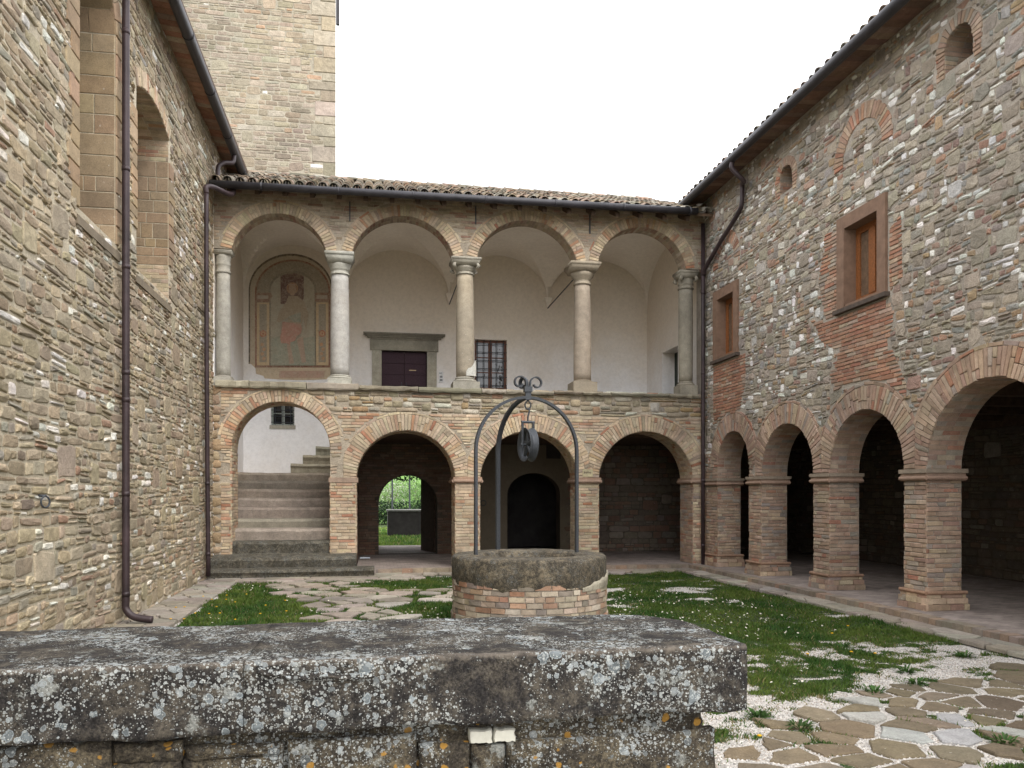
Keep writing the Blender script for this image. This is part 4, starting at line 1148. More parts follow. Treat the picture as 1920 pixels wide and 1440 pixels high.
# ridge and lead flashing at the tower foot
for k in range(26):
    x = XL+.1+k*.41; me = TVar[k % 10]; o = tile_obj(me, (x, RY, RZ+.05), (0, 0, -math.pi/2+rt_.uniform(-.05, .05)), clo); o.name = 'ridge_tile'; o.scale = (1.25, 1, 1.1)
B = Buf()
for k in range(11):
    x = XL+.2+k*.24; zz = RZ-.08+rt_.uniform(-.02, .03)
    B.box(x, x+.235, 20.72+rt_.uniform(-.04, .04), 21.19, zz+.02*k*0, zz+.03+rt_.uniform(0, .02), (.17, .16, .12))
B.make('flashing_slates', ASH, clo)
gz0, gz1 = 7.79, 7.86
Buf().tube([(XL+.05, EY-.09, gz0), (XR-.42, EY-.09, gz1)], .075, 14).make('gutter', GUTT, clo, True)
for k in range(7):
    x = XL+1+k*1.5; z = gz0+(gz1-gz0)*(x-XL)/10.2; Buf().tube([(x, EY-.09, z), (x+.05, EY-.09, z)], .081, 14).make('gutter_joint', GUTT, clo, True)
Xp = XR-.10
yp = 16.92
pipe('drainpipe', [(Xp, yp, 7.75), (Xp, yp, 5), (Xp, yp, 3), (Xp, yp, .06)], .044, clo, [(Xp, yp, z) for z in (6.2, 4.4, 2.0, .55)])

# ================================================================== RIGHT BUILDING
rng = random.Random(17)
side = thing('side_building', 'rubble and brick wing with tiled roof over four round brick arches on the right', 'building', (XR+2, 11, 0))
RO = [(7.50, 9.70, 2.02), (10.16, 12.03, 2.05), (12.51, 14.36, 2.05), (14.88, 16.34, 2.28)]
RO = [(a, b, zs, (b-a)/2) for a, b, zs in RO]
WR = [(10.54, 11.78, 4.64, 6.10), (15.34, 16.53, 4.60, 6.10)]
OC = [(8.86, 9.36, 7.20, 7.72), (13.22, 13.67, 7.19, 7.68)]
PD = .52
extra = [(4.9, 7.02, 2.02, 1.06), (2.3, 4.42, 2.02, 1.06)]
out = [(-1, -.05)]
for a, b, zs, r in extra[::-1]+RO: out += arch_loop(a, b, -.05, zs, 1, 24)
out += [(YF+UD, -.05), (YF+UD, 8.30), (-1, 8.30)]
def ell(a, b, z0, z1, n=18):
    r = (b-a)/2; c = (a+b)/2
    return [(a, z0)]+[(c-r*math.cos(math.pi*i/n), z1-r*1.1+r*1.1*math.sin(math.pi*i/n)) for i in range(n+1)]+[(b, z0)]
FWD = .20
holes = [[(a+.03, zb+.02), (b-.03, zb+.02), (b-.03, zt-.03), (a+.03, zt-.03)] for a, b, zb, zt in WR]+[ell(*o) for o in OC]
plate(out, holes, FR, 0, -PD, 'wall', MORT_R, side)
rr_ = .36
def r_ring(s, z, g=rr_+.06):
    for a, b, zs, r in RO+extra:
        c = (a+b)/2
        if z >= zs and arc_in(c, zs, r+g, s, z): return True
        if z < zs and abs(s-c) < r: return True
    return False
def r_open(s, z):
    for a, b, zb, zt in WR:
        if a-.01 < s < b+.01 and zb-.07 < z < zt+.01: return True
    for a, b, z0, z1 in OC:
        c = (a+b)/2; r = (b-a)/2
        if abs(s-c) < r+.17 and z0-.05 < z < z1-r: return True
        if z >= z1-r*1.1 and arc_in(c, z1-r*1.1, r+.18, s, z): return True
    return False
# red brick patches below/around the windows, blind relieving arches above them
def px_poly(pts): return [onX(u, v, XR) for u, v in pts]
patch = [px_poly([(1556, 600), (1575, 592), (1668, 552), (1678, 585), (1668, 640), (1700, 720), (1700, 745), (1640, 712), (1590, 722), (1556, 738), (1558, 690), (1572, 660), (1540, 640), (1520, 600)]),
         px_poly([(1338, 688), (1398, 662), (1398, 720), (1388, 768), (1365, 778), (1338, 790)]),
         px_poly([(1548, 440), (1571, 430), (1573, 590), (1548, 600), (1535, 530)]),
         px_poly([(1668, 430), (1690, 400), (1693, 520), (1668, 548)])]
def inpoly(P, x, y):
    c = False; n = len(P); j = n-1
    for i in range(n):
        if (P[i][1] > y) != (P[j][1] > y) and x < (P[j][0]-P[i][0])*(y-P[i][1])/(P[j][1]-P[i][1])+P[i][0]: c = not c
        j = i
    return c
def in_patch(s, z): return any(inpoly(P, s, z) for P in patch)
blind = []
for (uL, uR, va, vsp) in ((1568, 1650, 285, 345), (1335, 1374, 470, 505)):
    sa, sb = onX(uR, vsp, XR)[0], onX(uL, vsp, XR)[0]; r = (sb-sa)/2*.82; zt = onX((uL+uR)/2, va, XR)[1]; blind.append(((sa+sb)/2, zt-.25-r*.0, r, zt))
BL = [((a+b)/2, 6.92 if k == 0 else 6.62, .50 if k == 0 else .40) for k, (a, b, _, _) in enumerate(WR)]
def in_bl(s, z): return any(z > cz-.05 and r-.02 < math.hypot(s-cs, z-cz) < r+.27 for cs, cz, r in BL)
stn = []; brk = []; abk = []
nomort = lambda s, z: r_ring(s, z) or r_open(s, z) or in_patch(s, z) or in_bl(s, z) or z < 2.15
for p in rubble(4.5, YF-.02, 2.2, 8.26, (.065, .13), (.05, .27), .016, nomort, rng, 170, (.12, .22), .4, .028, (.8, 2.8), .3, .5, .12):
    stn.append(piece(p, FR, rng.uniform(.006, .022), choose(PRB if poly_big(p, .026) else PR, rng), .010, .4, rng))
for P in patch:
    x0, x1 = min(p[0] for p in P), max(p[0] for p in P); z0, z1 = min(p[1] for p in P), max(p[1] for p in P)
    for p in courses(x0, x1, z0, z1, .25, .064, .010, lambda s, z, P=P: (not inpoly(P, s, z)) or r_ring(s, z) or r_open(s, z), rng): brk.append(piece(p, FR, rng.uniform(.010, .020), choose(PRED if P is not patch[2] else PBR+PRED, rng), .005, .25, rng, False))
for cs, cz, r in BL:
    for p in voussoirs(cs, cz, r, .24, math.pi*1.02, -.02*math.pi, .066, rng, .010, .1):
        if max(q[1] for q in p) < cz-.04: continue
        abk.append(piece(p, FR, .020, choose(PBR+PRED, rng), .005, .25, rng, False))
for a, b, z0, z1 in OC:
    c = (a+b)/2; r = (b-a)/2; zs = z1-r*1.1
    for p in voussoirs(c, zs, r, .16, math.pi, 0, .06, rng, .009, 0): abk.append(piece(p, FR, .018, choose(PBR, rng), .005, .25, rng, False))
    for sgn, e_ in ((-1, a), (1, b)):
        for p in courses(min(e_, e_+sgn*.16), max(e_, e_+sgn*.16), z0-.05, zs, .16, .062, .009, None, rng, .1): brk.append(piece(p, FR, .016, choose(PBR, rng), .005, .25, rng, False))
    # jambs facing the camera
    Fj = Frame((0, b), (1, 0), (0, -1))
    for p in courses(XR, XR+.5, z0, zs+.03, .25, .062, .009, None, rng): brk.append(piece(p, Fj, .006, choose(PBR, rng), .004, .2, rng, False))
    n = 14
    for k in range(n):
        u0, u1 = math.pi*k/n, math.pi*(k+1)/n
        for d0, d1 in ((0, .24), (.25, .5)):
            fs = (lambda c, zs, r: (lambda u, v, d: FR(c-(r-d)*math.cos(u), zs+(r-d)*1.1*math.sin(u), -v)))(c, zs, r)
            brk.append(piece([(u0+.02, d0), (u1-.02, d0), (u1-.02, d1), (u0+.02, d1)], fs, .005, choose(PBR, rng), 0, .2, rng, False))
    fr = Buf(); fr.put([FR(a, z0, -.40), FR(b, z0, -.40), FR(b, z1, -.40), FR(a, z1, -.40), FR(a, z0, -.44), FR(b, z0, -.44), FR(b, z1, -.44), FR(a, z1, -.44)], [(0,1,2,3),(4,7,6,5),(0,4,5,1),(1,5,6,2),(2,6,7,3),(3,7,4,0)])
    wpn = fr.make('small_arched_window', GLASS, side); Buf().tube([FR(c, z0, -.38), FR(c, z1, -.38)], .016, 6).make('frame', IRON, wpn); Buf().tube([FR(a, (z0+z1)/2, -.38), FR(b, (z0+z1)/2, -.38)], .012, 6).make('frame', IRON, wpn)
# arches
for i, (a, b, zs, r) in enumerate(RO+extra):
    c = (a+b)/2
    for p in voussoirs(c, zs, r, rr_, math.pi, 0, .066, rng, .010, .4):
        cc = [((RO[j][1]+RO[j+1][0])/2) for j in range(3)]
        if i < 3: p = [(min(q[0], cc[i]-.003), q[1]) for q in p]
        if 0 < i < 4: p = [(max(q[0], cc[i-1]+.003), q[1]) for q in p]
        if i in (0,): p = [(max(q[0], 7.26+.003), q[1]) for q in p]
        if i == 3: p = [(min(q[0], YF-.005), q[1]) for q in p]
        if max(q[0] for q in p)-min(q[0] for q in p) < .02: continue
        abk.append(piece(p, FR, .022, choose(PBR+[(4, (.43, .325, .235))], rng, .10), .005, .25, rng, False))
    for p in voussoirs(c, zs, r+rr_+.012, .046, math.pi*.86, math.pi*.14, .24, rng, .012, 0):
        abk.append(piece(p, FR, .018, choose(PBR+[(4, (.43, .325, .235))], rng, .10), .004, .25, rng, False))
    n = int(math.pi*r/.068)
    if i < 4:
        for k in range(n):
            t0, t1 = math.pi*k/n, math.pi*(k+1)/n; dep = 0; g = .004/r
            while dep < PD:
                l = rng.choice((.14, .27)); e_ = min(PD, dep+l)-.009
                if e_-dep > .04:
                    fs = (lambda c, zs, r: (lambda u, v, d: FR(c-(r-d)*math.cos(u), zs+(r-d)*math.sin(u), -v)))(c, zs, r)
                    brk.append(piece([(t0+g, dep), (t1-g, dep), (t1-g, e_), (t0+g, e_)], fs, .006, choose(PBR, rng), 0, .2, rng, False))
                dep += l
# pillars
IZ0, IZ1 = 1.88, 2.04
pr_l = [(7.02, 7.50), (9.70, 10.16), (12.03, 12.51), (14.36, 14.88), (16.34, YF-.02)]
for i, (a, b) in enumerate(pr_l):
    zb = .12; zpl = zb+.24
    # plinth: wider courses
    for k, (za, zc2, ex) in enumerate(((zb, zb+.085, .075), (zb+.088, zb+.165, .065), (zb+.168, zpl-.02, .045))):
        for (Fs, s0, s1) in ((FR, a-ex, min(b+ex, YF-.03)), (Frame((0, a-0), (1, 0), (0, -1)), XR-ex, XR+PD+ex), (Frame((0, b), (1, 0), (0, 1)), XR-ex, XR+PD+ex)):
            for p in courses(s0, s1, za, zc2, .28, .2, .006, None, rng): brk.append(piece(p, Fs, ex, choose(PBR+PBY[:1], rng, .1), .005, .05, rng, False))
    tb = Buf(); zt_ = zpl; e2 = .045
    path = [(XR+PD+e2, a-e2, zt_), (XR-e2, a-e2, zt_), (XR-e2, min(b+e2, YF-.03), zt_)]+([(XR+PD+e2, b+e2, zt_)] if i < 4 else [])
    for p, q in zip(path[:-1], path[1:]): tb.tube([p, q], .026, 10, (.30, .19, .13))
    tb.make('base_moulding', BRICK, side)
    for p in courses(a+.002, b-.002, zpl+.02, IZ0, .25, .064, .009, None, rng, .15): brk.append(piece(p, FR, rng.uniform(.010, .022), choose(PBR+[(4, (.43, .325, .235))], rng, .10), .006, .25, rng, False))
    for Fs in (Frame((0, a), (1, 0), (0, -1)), Frame((0, b), (1, 0), (0, 1))):
        if i == 4 and Fs.N == (0, 1): continue
        for p in courses(XR-.012, XR+PD, zpl+.02, IZ0, .25, .064, .009, None, rng, .15): brk.append(piece(p, Fs, rng.uniform(.008, .020), choose(PBR+[(4, (.43, .325, .235))], rng, .10), .006, .25, rng, False))
        zz = RO[i-1][2] if i else 2.02
        for p in courses(XR-.012, XR+PD, IZ1, max(zz, IZ1+.07), .25, .064, .009, None, rng, .15): brk.append(piece(p, Fs, rng.uniform(.006, .012), choose(PBR, rng), .006, .25, rng, False))
    # impost
    B = Buf(); ex = .06; b2 = min(b+ex, YF-.01)
    B.box(XR-ex, XR+PD+ex, a-ex, b2, IZ1-.055, IZ1, (.31, .25, .19)); B.box(XR-ex+.02, XR+PD+ex-.02, a-ex+.02, b2-.02, IZ0, IZ1-.057, (.33, .23, .17))
    path = [(XR+PD+ex-.02, a-ex+.015, IZ0+.035), (XR-ex+.015, a-ex+.015, IZ0+.035), (XR-ex+.015, b2-.015, IZ0+.035)]
    for p, q in zip(path[:-1], path[1:]): B.tube([p, q], .028, 10, (.34, .23, .17))
    B.make('impost', BRICK, side)
    # wall between the rings above the impost
    for p in courses(a-.35, min(b+.35, YF-.02), IZ1+.004, 2.6, .25, .064, .010, lambda s, z: r_ring(s, z, rr_+.0) or s > YF-.02, rng): brk.append(piece(p, FR, rng.uniform(.010, .020), choose(PBR, rng), .005, .25, rng, False))
emit(stn, 'stone', STONE, side, 290, False, 'stonework')
emit(brk, 'brick', BRICK, side, 290, False, 'brickwork')
emit(abk, 'arch_brick', BRICK, side, 290, False, 'arch_brickwork')
# windows with flat brown surrounds
for k, (a, b, zb, zt) in enumerate(WR):
    B = Buf()
    def fb(s0, s1, z0, z1, d0, d1): 
        B.put([FR(s, z, d) for s in (s0, s1) for d in (d0, d1) for z in (z0, z1)], [(0,1,3,2),(4,6,7,5),(0,4,5,1),(2,3,7,6),(0,2,6,4),(1,5,7,3)])
    fb(a, a+FWD, zb, zt, -.34, .045); fb(b-FWD, b, zb, zt, -.34, .045); fb(a+FWD, b-FWD, zt-FWD, zt, -.34, .043); fb(a+FWD, b-FWD, zb, zb+.06, -.34, .02)
    sur = B.make('window_surround', BROWNP, side)
    B = Buf(); B.put([FR(s, z, d) for s in (a-.05, b+.05) for d in (-.02, .09) for z in (zb-.065, zb-.002)], [(0,1,3,2),(4,6,7,5),(0,4,5,1),(2,3,7,6),(0,2,6,4),(1,5,7,3)]); B.make('sill', SILLM, sur)
    casement(side, FR, a+FWD, b-FWD, zb+.06, zt-FWD, .17, WOODW, None, 'tall chestnut wooden casement ' + ('in the nearer large window' if k == 0 else 'in the farther window'), 0, .10, CURT)
# inside of the side portico
XI = 11.45
Buf().box(XI, XI+.3, -1, YB+.0, -.05, 3.3).make('inner_wall', MORT_D, side)
ib = []
FI = Frame((XI, 0), (0, 1), (-1, 0)); rngi = random.Random(33)
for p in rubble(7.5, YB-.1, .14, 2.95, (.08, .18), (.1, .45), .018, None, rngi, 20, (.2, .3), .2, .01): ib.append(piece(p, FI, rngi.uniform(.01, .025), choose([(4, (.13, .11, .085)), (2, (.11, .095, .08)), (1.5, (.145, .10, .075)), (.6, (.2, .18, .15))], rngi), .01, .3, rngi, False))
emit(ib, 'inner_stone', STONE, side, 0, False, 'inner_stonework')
Buf().box(XR+PD, XI, -1, YB, 3.22, 3.4).make('portico_ceiling', WOODB, side)
Buf().box(XI-.22, XI-.001, -1, YB, 2.92, 3.215).make('wall_plate', WOODB, side)
for k in range(14):
    y = 5+k*1.1; Buf().box(XR+PD, XI-.23, y, y+.16, 3.02, 3.215).make('ceiling_beam', WOODB, side)
Buf().box(XR+PD, XI+.3, -1, 17.4, 3.4, 3.5).make('upper_floor', DARKR, side)
Buf().box(XI, XI+.3, -1, YG, 3.5, 8.9).make('rear_wall', MORT_D, side)
B = Buf(); B.box(XR+.40, XI+.3, YF+UD+.002, YG, 3.5, 8.0); B.make('upper_room_block', DARKR, side)
B = Buf(); B.box(XR+.5, XI+.3, -1.3, -1, -.05, 8.0); B.make('end_wall', MORT_R, side)
# roof + tiled eave
GX, GZ = 6.92, 8.22
Buf().put([(GX+.01, 0, GZ+.07), (GX+.01, 17.9, GZ+.07), (XI+.5, 17.9, GZ+.07+1.7), (XI+.5, 0, GZ+.07+1.7), (GX+.01, 0, GZ+.03), (GX+.01, 17.9, GZ+.03), (XI+.5, 17.9, GZ+.03+1.7), (XI+.5, 0, GZ+.03+1.7)],
          [(0,1,2,3),(4,7,6,5),(0,4,5,1),(1,5,6,2),(2,6,7,3),(3,7,4,0)], (.2, .12, .08)).make('roof', TILE, side)
eb = []; 
for i in range(84):
    y = 4.6+i*.152
    if y < 17.2: eb.append(piece([(y, 0), (y+.145, 0), (y+.145, .46), (y, .46)], lambda s, t, d: (XR+.03-t, s, 8.32-d-t*.06), .008, choose([(3, (.20, .12, .085)), (2, (.24, .16, .12)), (1, (.16, .10, .075))], rng), .004, .2, rng, False))
emit(eb, 'eave_tile', BRICK, side, 90, False, 'eave_tiles')
ts = math.atan(1.7/(XI+.5-GX)); RB = Buf(); cnt = 0
for j in range(6):
    for i in range(58):
        y = 4.2+i*.2285+rt_.uniform(-.01, .01); d = -.06+j*.37+rt_.uniform(-.02, .02)
        x = GX+.03+d*math.cos(ts); z = GZ+.075+d*math.sin(ts)+rt_.uniform(0, .012); rot = (ts+rt_.uniform(-.03, .03), rt_.uniform(-.06, .06), -math.pi/2+rt_.uniform(-.03, .03))
        if cnt < 174: tile_obj(TVar[rt_.randrange(10)], (x, y, z), rot, side); cnt += 1
        else: tiles_into(RB, (x, y, z), rot, rt_)
o = RB.make('roof_tile_rows', TILE, side, True, fix=False); o['kind'] = 'stuff'
Buf().tube([(GX-.03, 3, GZ+.02), (GX-.03, 17.25, GZ)], .085, 14).make('gutter', GUTT, side, True)
yq = onX(1375, 305, GX)[0]
def rp(u, v): y, z = onX(u, v, XR-.10); return (XR-.10, y, z)
pts = [(GX-.02, yq, GZ-.05), (GX-.02, yq, GZ-.20), (GX+.20, yq-.02, GZ-.42), rp(1392, 345), rp(1391, 378), rp(1384, 400), rp(1350, 455), rp(1324, 500), (XR-.10, yp-.02, onX(1318, 515, XR-.1)[1])]
pipe('drainpipe', smooth_path(pts, 5), .047, side)
Buf().tube([(GX, 17.0, GZ-.05), (GX+.02, 16.9, 7.9)], .05, 12).make('drainpipe_elbow', COPPER, side, True)

# ================================================================== PAVING
def voronoi(pts, box, nb=16):
    P = np.array(pts); out = []
    for i, p in enumerate(P):
        d = ((P-p)**2).sum(1); idx = np.argsort(d)[1:nb+1]
        poly = [(box[0], box[2]), (box[1], box[2]), (box[1], box[3]), (box[0], box[3])]
        for j in idx:
            q = P[j]; mx_, my_ = (p+q)/2; nx2, ny2 = q-p; new = []
            for k in range(len(poly)):
                a, b = poly[k], poly[(k+1) % len(poly)]
                da = (a[0]-mx_)*nx2+(a[1]-my_)*ny2; db = (b[0]-mx_)*nx2+(b[1]-my_)*ny2
                if da <= 0: new.append(a)
                if (da < 0) != (db < 0) and abs(da-db) > 1e-9:
                    t = da/(da-db); new.append((a[0]+(b[0]-a[0])*t, a[1]+(b[1]-a[1])*t))
            poly = new
            if len(poly) < 3: break
        if len(poly) >= 3: out.append(poly)
    return out
def rough_poly(poly, shrink, rng, chop=.12):
    n = len(poly); cx = sum(p[0] for p in poly)/n; cy = sum(p[1] for p in poly)/n; res = []
    for i in range(n):
        a, b, c = poly[i-1], poly[i], poly[(i+1) % n]
        for (q, t) in ((a, chop), (c, chop)):
            x = b[0]+(q[0]-b[0])*t; y = b[1]+(q[1]-b[1])*t
            L = math.hypot(x-cx, y-cy) or 1; k = max(.3, 1-shrink/L*rng.uniform(.7, 1.4)); res.append((cx+(x-cx)*k, cy+(y-cy)*k))
    # midpoints
    out = []
    for i in range(len(res)):
        a, b = res[i], res[(i+1) % len(res)]; out.append(a)
        if math.hypot(a[0]-b[0], a[1]-b[1]) > .14: out.append(((a[0]+b[0])/2+rng.uniform(-.012, .012), (a[1]+b[1])/2+rng.uniform(-.012, .012)))
    return out
PFL = [(4, (.18, .145, .095)), (3, (.155, .125, .085)), (2, (.21, .17, .12)), (1.3, (.40, .39, .37))]
PGR = [(4, (.33, .29, .24)), (3, (.28, .245, .20)), (2, (.38, .34, .29))]
def flags(poly_test, box, step, name, parent, pal, z, rng, shrink=.03, st=(1, 1), h=.012, keep=1.0, limit=290, jt=.33, chop=.12):
    pts = []; y = box[2]; j = 0
    while y < box[3]:
        x = box[0]+(j % 2)*step*st[0]*.5
        while x < box[1]:
            pts.append((x+rng.uniform(-jt, jt)*step*st[0], y+rng.uniform(-jt, jt)*step*st[1])); x += step*st[0]
        y += step*st[1]; j += 1
    ps = []; areas = []
    for P in voronoi(pts, box):
        cx = sum(p[0] for p in P)/len(P); cy = sum(p[1] for p in P)/len(P)
        if not poly_test(cx, cy) or rng.random() > keep: continue
        R = rough_poly(P, shrink*rng.uniform(.5, 1.9), rng, rng.uniform(.02, chop))
        hh = h+rng.uniform(0, .008)
        ps.append(piece(R, lambda a, b, d: (a, b, z+d), hh, choose(pal, rng, .12), .008, .10, rng, False, .03)); areas.append((cx, cy, R))
    emit(ps, name, STONE, parent, limit, False, name+'_rows'); return areas
rngp = random.Random(41)
path1 = [(1.6, 3.9), (2.41, 4.95), (3.37, 5.78), (4.33, 6.34), (5.28, 6.45), (6.2, 6.95), (6.75, 7.3), (6.75, 6.1), (5.5, 5.35), (4.34, 4.72), (3.6, 4.2), (3.0, 3.3), (2.2, 2.9)]
pth = new_obj('stone_path', None, (4, 5.5, 0)); pth['kind'] = 'structure'
FLG = flags(lambda x, y: inpoly(path1, x, y), (1, 7, 2.6, 7.6), .315, 'flagstone', pth, PFL, .004, rngp, .026, (1.35, .75), jt=.50, chop=.08, h=.012)
path2 = [(-1.9, 15.6), (-.2, 15.6), (-.1, 14.3), (1.2, 13.9), (3.4, 14.9), (3.4, 14.2), (1.6, 13.0), (.6, 12.2), (.55, 10.6), (-.75, 10.6), (-.9, 12.3), (-1.5, 13.8)]
pth2 = new_obj('garden_path', None, (-.5, 13, 0)); pth2['kind'] = 'structure'
FLG2 = flags(lambda x, y: inpoly(path2, x, y), (-2.3, 3.8, 10.2, 15.9), .46, 'flagstone', pth2, PGR, .016, rngp, .05, (1.2, .9), .02, .9)
pv = new_obj('wall_pavement', None, (-2.9, 10, 0)); pv['kind'] = 'structure'
flags(lambda x, y: -3.2 < x < -2.52, (-3.2, -2.5, 6.0, 16.0), .36, 'paving_stone', pv, PGR, .03, rngp, .012, (1, 1), .012)
pv2 = new_obj('rear_pavement', None, (2, 16.5, 0)); pv2['kind'] = 'structure'
flags(lambda x, y: (15.75 < y < 16.9) and (x < 1.0 or y > 16.35+.1*math.sin(x)), (-3.2, 7.0, 15.7, 16.92), .36, 'paving_stone', pv2, PGR, .035, rngp, .012, (1.3, .9), .012)
pv3 = new_obj('portico_pavement', None, (6.8, 11, 0)); pv3['kind'] = 'structure'
flags(lambda x, y: 6.55 < x < 6.96, (6.55, 6.96, 5.0, 16.4), .33, 'paving_stone', pv3, PGR, .04, rngp, .012, (1, 1.1), .012)
add('portico_floor', [(XR-.40, -1, .12), (XI, -1, .12), (XI, YB, .12), (XR-.40, YB, .12), (XR-.40, -1, -.05), (XI, -1, -.05), (XI, YB, -.05), (XR-.40, YB, -.05)],
    [(0,1,2,3),(4,7,6,5),(0,4,5,1),(1,5,6,2),(2,6,7,3),(3,7,4,0)], FLOORM, kind='structure')
add('rear_portico_floor', [(XSW+.02, 16.92, .124), (XR-.41, 16.92, .124), (XR-.41, YB, .124), (XSW+.02, YB, .124), (XSW+.02, 16.92, -.05), (XR-.41, 16.92, -.05), (XR-.41, YB, -.05), (XSW+.02, YB, -.05)],
    [(0,1,2,3),(4,7,6,5),(0,4,5,1),(1,5,6,2),(2,6,7,3),(3,7,4,0)], FLOORM, kind='structure')
eb = []
kerb = new_obj('portico_kerb', None, (XR-.43, 11, 0)); kerb['kind'] = 'structure'
y = 5.0
while y < 16.85:
    l = rngp.uniform(.11, .2); zt = .128+rngp.uniform(-.006, .006)
    def fk(s, t, d): return (XR-.44-d, s, t)
    kc = choose([(3, (.27, .215, .165)), (2, (.24, .20, .16)), (1, (.31, .22, .16))], rngp); eb.append(([(XR-.45, y, .0), (XR-.45, y+l-.008, .0), (XR-.45, y+l-.008, zt), (XR-.45, y, zt), (XR-.26, y, .0), (XR-.26, y+l-.008, .0), (XR-.26, y+l-.008, zt), (XR-.26, y, zt)],
               [(0,3,2,1),(3,7,6,2),(4,5,6,7),(0,1,5,4),(1,2,6,5),(0,4,7,3)], kc)); y += l
emit(eb, 'kerb_brick', BRICK, kerb, 120, False, 'kerb_bricks')
kerb2 = new_obj('rear_portico_kerb', None, (3, 16.9, 0)); kerb2['kind'] = 'structure'; eb = []; x = .12
while x < XR-.5:
    l = rngp.uniform(.2, .3); zt = .130+rngp.uniform(-.006, .006)
    eb.append(([(x, 16.87, 0), (x+l-.008, 16.87, 0), (x+l-.008, 16.87, zt), (x, 16.87, zt), (x, 17.05, 0), (x+l-.008, 17.05, 0), (x+l-.008, 17.05, zt), (x, 17.05, zt)],
               [(0,1,2,3),(3,2,6,7),(4,7,6,5),(0,4,5,1),(1,5,6,2),(0,3,7,4)], choose([(3, (.27, .215, .165)), (2, (.24, .20, .16)), (1, (.31, .22, .16))], rngp))); x += l
emit(eb, 'kerb_brick', BRICK, kerb2, 60, False, 'kerb_bricks')

# ================================================================== STAIRCASE
stair = thing('stone_staircase', 'worn stone steps climbing through the left arch, lowest ones dark and mossy', 'staircase', (-2.0, 18, 0))
rs = random.Random(4)
def step(x0, x1, y0, y1, z0, z1, m, worn=.012, slope=0):
    n = 14; V = []
    for k in range(n+1):
        x = x0+(x1-x0)*k/n; dip = -worn*math.sin(math.pi*k/n)*rs.uniform(.7, 1.2)+rs.uniform(-.006, .006); j = rs.uniform(-.014, .014)
        V += [(x, y0+j+.045, z0), (x, y0+j+.03, z0+(z1-z0)*.45+rs.uniform(-.01, .01)), (x, y0+j-.012, z1-.055+dip), (x, y0+.022+j, z1+dip), (x, y1, z1+slope), (x, y1, z0)]
    F = []
    for k in range(n):
        for q in range(6): F.append((k*6+q, k*6+(q+1) % 6, (k+1)*6+(q+1) % 6, (k+1)*6+q))
    F += [tuple(range(6))[::-1], tuple(n*6+q for q in range(6))]
    add('step', V, F, m, stair, choose([(1, (.34, .30, .235)), (1, (.31, .275, .215)), (1, (.36, .32, .255))], rs, .06))
xa = LOW[0][0]; xb = LOW[0][1]
x_b = onY(702, 1075, 16.35)[0]; x_b2 = onY(668, 1050, 16.75)[0]
step(XL+.03, x_b, 16.35, 16.80, -.02, .215, STEPD)
step(XL+.03, x_b2, 16.72, 17.40, .0, .42, STEPD, slope=.09)
step(XL+.03, pil[1][0]+.05, 17.13, 17.56, .2, .725, STEPD)
zs_ = [(17.5, .725, .975), (17.85, .97, 1.17), (18.2, 1.165, 1.415), (18.5, 1.41, 1.615), (18.8, 1.61, 1.815), (19.1, 1.81, 2.01), (19.4, 2.005, 2.205)]
for k, (y, z0, z1) in enumerate(zs_):
    y2_ = zs_[k+1][0]+.06 if k < 6 else YB-.002
    step(XL+.03, XSW-.065, y, y2_, z0-.25, z1, STEPM, .016)
for k, (u0, vt) in enumerate(((545, 869), (568, 853), (592, 837))):
    x, zt = onY(u0, vt, 19.6)
    V_ = step(x, XSW-.065, 19.55, YB-.003, 2.2 if k == 0 else zt-.26, zt, STEPM, .01)
for k in range(3):
    x = -.95+k*.29; 
    if x < XSW-.1: step(x, XSW-.065, 19.55, YB-.003, 2.95+k*.17, 3.12+k*.1, STEPM, .01)

# ================================================================== WELL
rw = random.Random(8)
WX, WY = 1.955, 9.91
well = thing('well', 'round well with thick dark stone rim on a brick drum, under an iron hoop frame', 'well', (WX, WY, 0))
RW = .955; ZR0, ZR1 = .60, .945
Buf().lathe([(RW, -.05), (RW, ZR0+.02)], (WX, WY, 0), 48).make('drum', MORT_R, well)
wb = []
z = -.02; row = 0
while z < ZR0:
    h = .069*rw.uniform(.95, 1.05); a = rw.uniform(0, .2)
    flare = .03 if z < .2 else 0
    a_end = a+2*math.pi
    while a < a_end-.05:
        l = rw.choice((.20, .18, .11))/RW*rw.uniform(.9, 1.1); b = min(a+l, a_end)
        if a_end-b < .06: b = a_end
        ns = 3; g = .012/RW
        P = [(a+g/2, z), ((a+b)/2, z+rw.uniform(-.003, .003)), (b-g/2, z), (b-g/2, z+h-.012), ((a+b)/2, z+h-.012+rw.uniform(-.004, .004)), (a+g/2, z+h-.012)]
        f = (lambda R: (lambda u, zz, d: (WX+(R+d)*math.cos(u), WY+(R+d)*math.sin(u), zz)))(RW+flare*.5)
        wb.append(piece(P, f, rw.uniform(.010, .022), choose([(4, (.46, .38, .29)), (3, (.40, .31, .23)), (1.3, (.40, .26, .18)), (.7, (.34, .19, .13)), (1.2, (.26, .22, .18)), (1.5, (.52, .46, .38))], rw), .0, .2, rw, False)); a = b
    z += h; row += 1
emit(wb, 'brick', BRICK, well, 290, False, 'brickwork')
